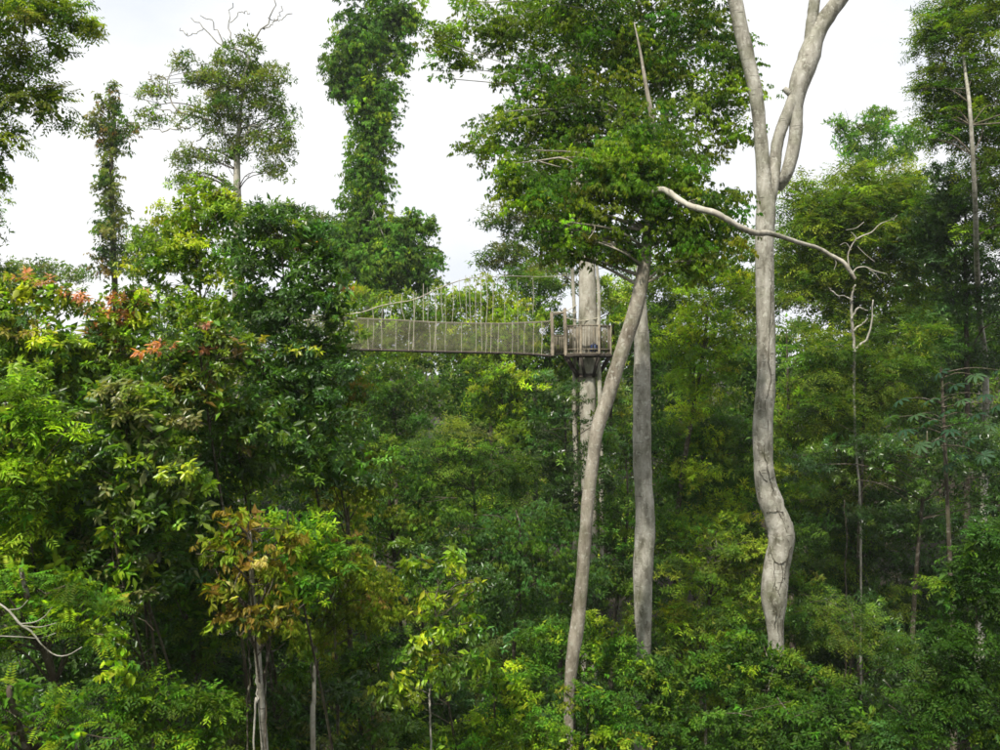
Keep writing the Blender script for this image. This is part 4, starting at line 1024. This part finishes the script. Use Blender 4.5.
# slender pale stems and lianas
def stem(name, label, cat, d, path, bark, twigs=(), group=None, foot_x=None):
    pts = [np.append(at(a, b, d), w_ / F * d / 2) for a, b, w_ in path]
    f = np.array([pts[0][0], d, gz(pts[0][0], d)])
    root = empty(name, f, label, cat, group)
    g = np.random.default_rng(int(path[0][0]))
    Q = spline([np.append(f - [0, 0, .2], pts[0][3])] + pts, 60); m = MB(); m.tube(Q[:, :3] + g.standard_normal((60, 3)) * [.012, .012, 0], Q[:, 3], 8, .04, g)
    m.build('trunk' if 'tree' in name else 'stem', bark, root, smooth=True)
    if twigs:
        m = MB()
        for br in twigs:
            S = spline([np.append(at(a, b, d - .1), w_ / F * d / 2) for a, b, w_ in br], 14)
            m.tube(S[:, :3] + g.standard_normal((14, 3)) * .015, S[:, 3], 6)
        m.build('branches', bark, root, smooth=True)
stem('dead_tree', 'thin bare whitish dead tree standing before the domed olive crown', 'tree', 39.2,
     [(861, 570, 2), (860, 500, 2), (855, 440, 2.4), (854, 390, 2.6), (854, 350, 2.8), (852, 320, 2.8), (852, 295, 2), (855, 285, 1.5)], M_PALE,
     [[(854, 352, 3), (862, 343, 2.6), (868, 337, 2), (872, 318, 1.5), (873, 300, 1.2)], [(852, 318, 2), (858, 308, 1.8), (868, 311, 1.2)], [(854, 330, 1.8), (862, 324, 1.2), (868, 318, 1)],
      [(829, 288, 1.2), (833, 292, 1.6), (838, 296, 1)], [(852, 300, 1.6), (845, 296, 1), (838, 296, 1)]])
LI = 'lianas hanging down into the valley'
def liana(label, d, pts, w=2.0): stem('liana', label, 'liana', d, [(a, b, w) for a, b in pts], M_PALE if w > 1.8 else M_BROWN, group=LI)
liana('pale straight liana under the golden tree, left of its pair', 15.6, [(255, 745), (257, 700), (256, 650), (260, 600), (258, 540)], 1.9)
liana('pale liana under the golden tree, right of its pair', 15.7, [(266, 748), (265, 700), (267, 650), (264, 590), (266, 550)], 1.5)
liana('dark liana just left of the golden tree stem', 15.9, [(247, 745), (250, 680), (248, 620), (252, 560)], 1.7)
liana('thin upright stem under the bright hanging leaves', 18.4, [(430, 745), (430, 700), (432, 660), (431, 620)], 1.9)
liana('thin liana hanging in the dark hollow right of the forked trunk', 35, [(846, 600), (845, 570), (847, 540), (844, 500)], 1.6)
liana('dark hanging liana left of the golden leaves', 21.5, [(215, 700), (210, 640), (216, 580), (213, 500)], 1.7)
liana('hair thin liana in the shade under the salmon tipped crown', 20.6, [(205, 600), (200, 560), (208, 520), (212, 470)], 1.5)

#@@FILL
# ------------------------------------------------------------------ undergrowth and far forest: nobody could count these
rngf = np.random.default_rng(11)
def fill(name, label, n, xr, dr, hr, sp, seed, persp=True):
    g = np.random.default_rng(seed)
    d = g.uniform(dr[0], dr[1], n)
    px = g.uniform(xr[0], xr[1], n)
    x = (px - 500) / F * d
    base = gz(x, d)
    z = base + g.uniform(hr[0], hr[1], n) ** 1.0
    lobes = [(np.array([a, b, c]), np.array([1, .9, .75]) * (0.8 + 0.02 * b) * g.uniform(.7, 1.3)) for a, b, c in zip(x, d, z)]
    V, Fc, T, pads = crown_geometry(g, lobes, sp, dr[1] * .8)
    mesh_obj(name, V, Fc, sp['mat'], tint=T)['kind'] = 'stuff'
    o = bpy.data.objects[-1] if False else None
def stuff_fill(name, label, cat, **k):
    before = set(bpy.data.objects)
    fill(name, label, **k)
    for o in set(bpy.data.objects) - before: tag(o, label, cat, None, 'stuff')
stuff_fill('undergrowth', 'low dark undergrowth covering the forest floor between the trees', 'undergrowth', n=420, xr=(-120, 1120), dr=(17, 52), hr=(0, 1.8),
           sp=SP(dict(deep=3, mid=1, dark=6), .42, .55, 'fine', 1.0, 1.1, .5, .2), seed=21)  # dark understorey leaves, darkened further to stand in for hollow shade
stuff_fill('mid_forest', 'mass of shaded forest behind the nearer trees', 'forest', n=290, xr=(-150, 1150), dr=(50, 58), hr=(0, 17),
           sp=SP(dict(deep=5, mid=1.5, dark=4, olive=.6), .44, .5, 'fine', 1.1, 1.1, .7, .2), seed=22)  # leaf colours darkened to give the hollows their deep shade
stuff_fill('far_forest', 'distant forest canopy closing the view under the sky', 'forest', n=420, xr=(-250, 1250), dr=(80, 100), hr=(0, 13.5),
           sp=SP(dict(grey=3, mid=4, olive=2, deep=2), .7, .55, 'fine', 1.6, 1.0, .6, .2), seed=23)
g = np.random.default_rng(31)
lob = []  # unseen ring of foliage added to cut sky light from behind
for k in range(120):
    a = g.uniform(R(55), R(305)); d = g.uniform(15, 30)
    x, y = d * math.sin(a), d * math.cos(a)
    z = gz(x, y) + g.uniform(1, 18)
    lob.append((np.array([x, y, z]), np.array([2.4, 2.4, 1.9]) * g.uniform(.7, 1.2)))
spb = SP(dict(deep=4, mid=4, olive=2), .5, .5, 'fine', 1.5, 1.2, .5, .2)
V, Fc, T, pads = crown_geometry(g, lob, spb, 60)
tag(mesh_obj('unseen_blocking_forest', V, Fc, M_LEAF, tint=T), 'unseen forest added around and behind the viewpoint to block low sky light', 'forest', None, 'stuff')


# ------------------------------------------------------------------ humid air
m_, N, L = newmat("humid_air")
o = N("ShaderNodeOutputMaterial"); v = N("ShaderNodeVolumePrincipled")
v.inputs['Color'].default_value = (0.92, 0.96, 1.0, 1); v.inputs['Density'].default_value = 0.00028; v.inputs['Anisotropy'].default_value = 0.2
L(v.outputs[0], o.inputs['Volume'])
zs = [float(gz(x, y)) for x in np.linspace(-120, 120, 20) for y in np.linspace(-40, 130, 20)]
hb = MB(); hb.box((0, 45, (min(zs) - 1 + 44) / 2), (110, 80, (44 - min(zs) + 1) / 2))
tag(hb.build('haze', m_), 'thin humid haze in the valley air', None, None, 'stuff')
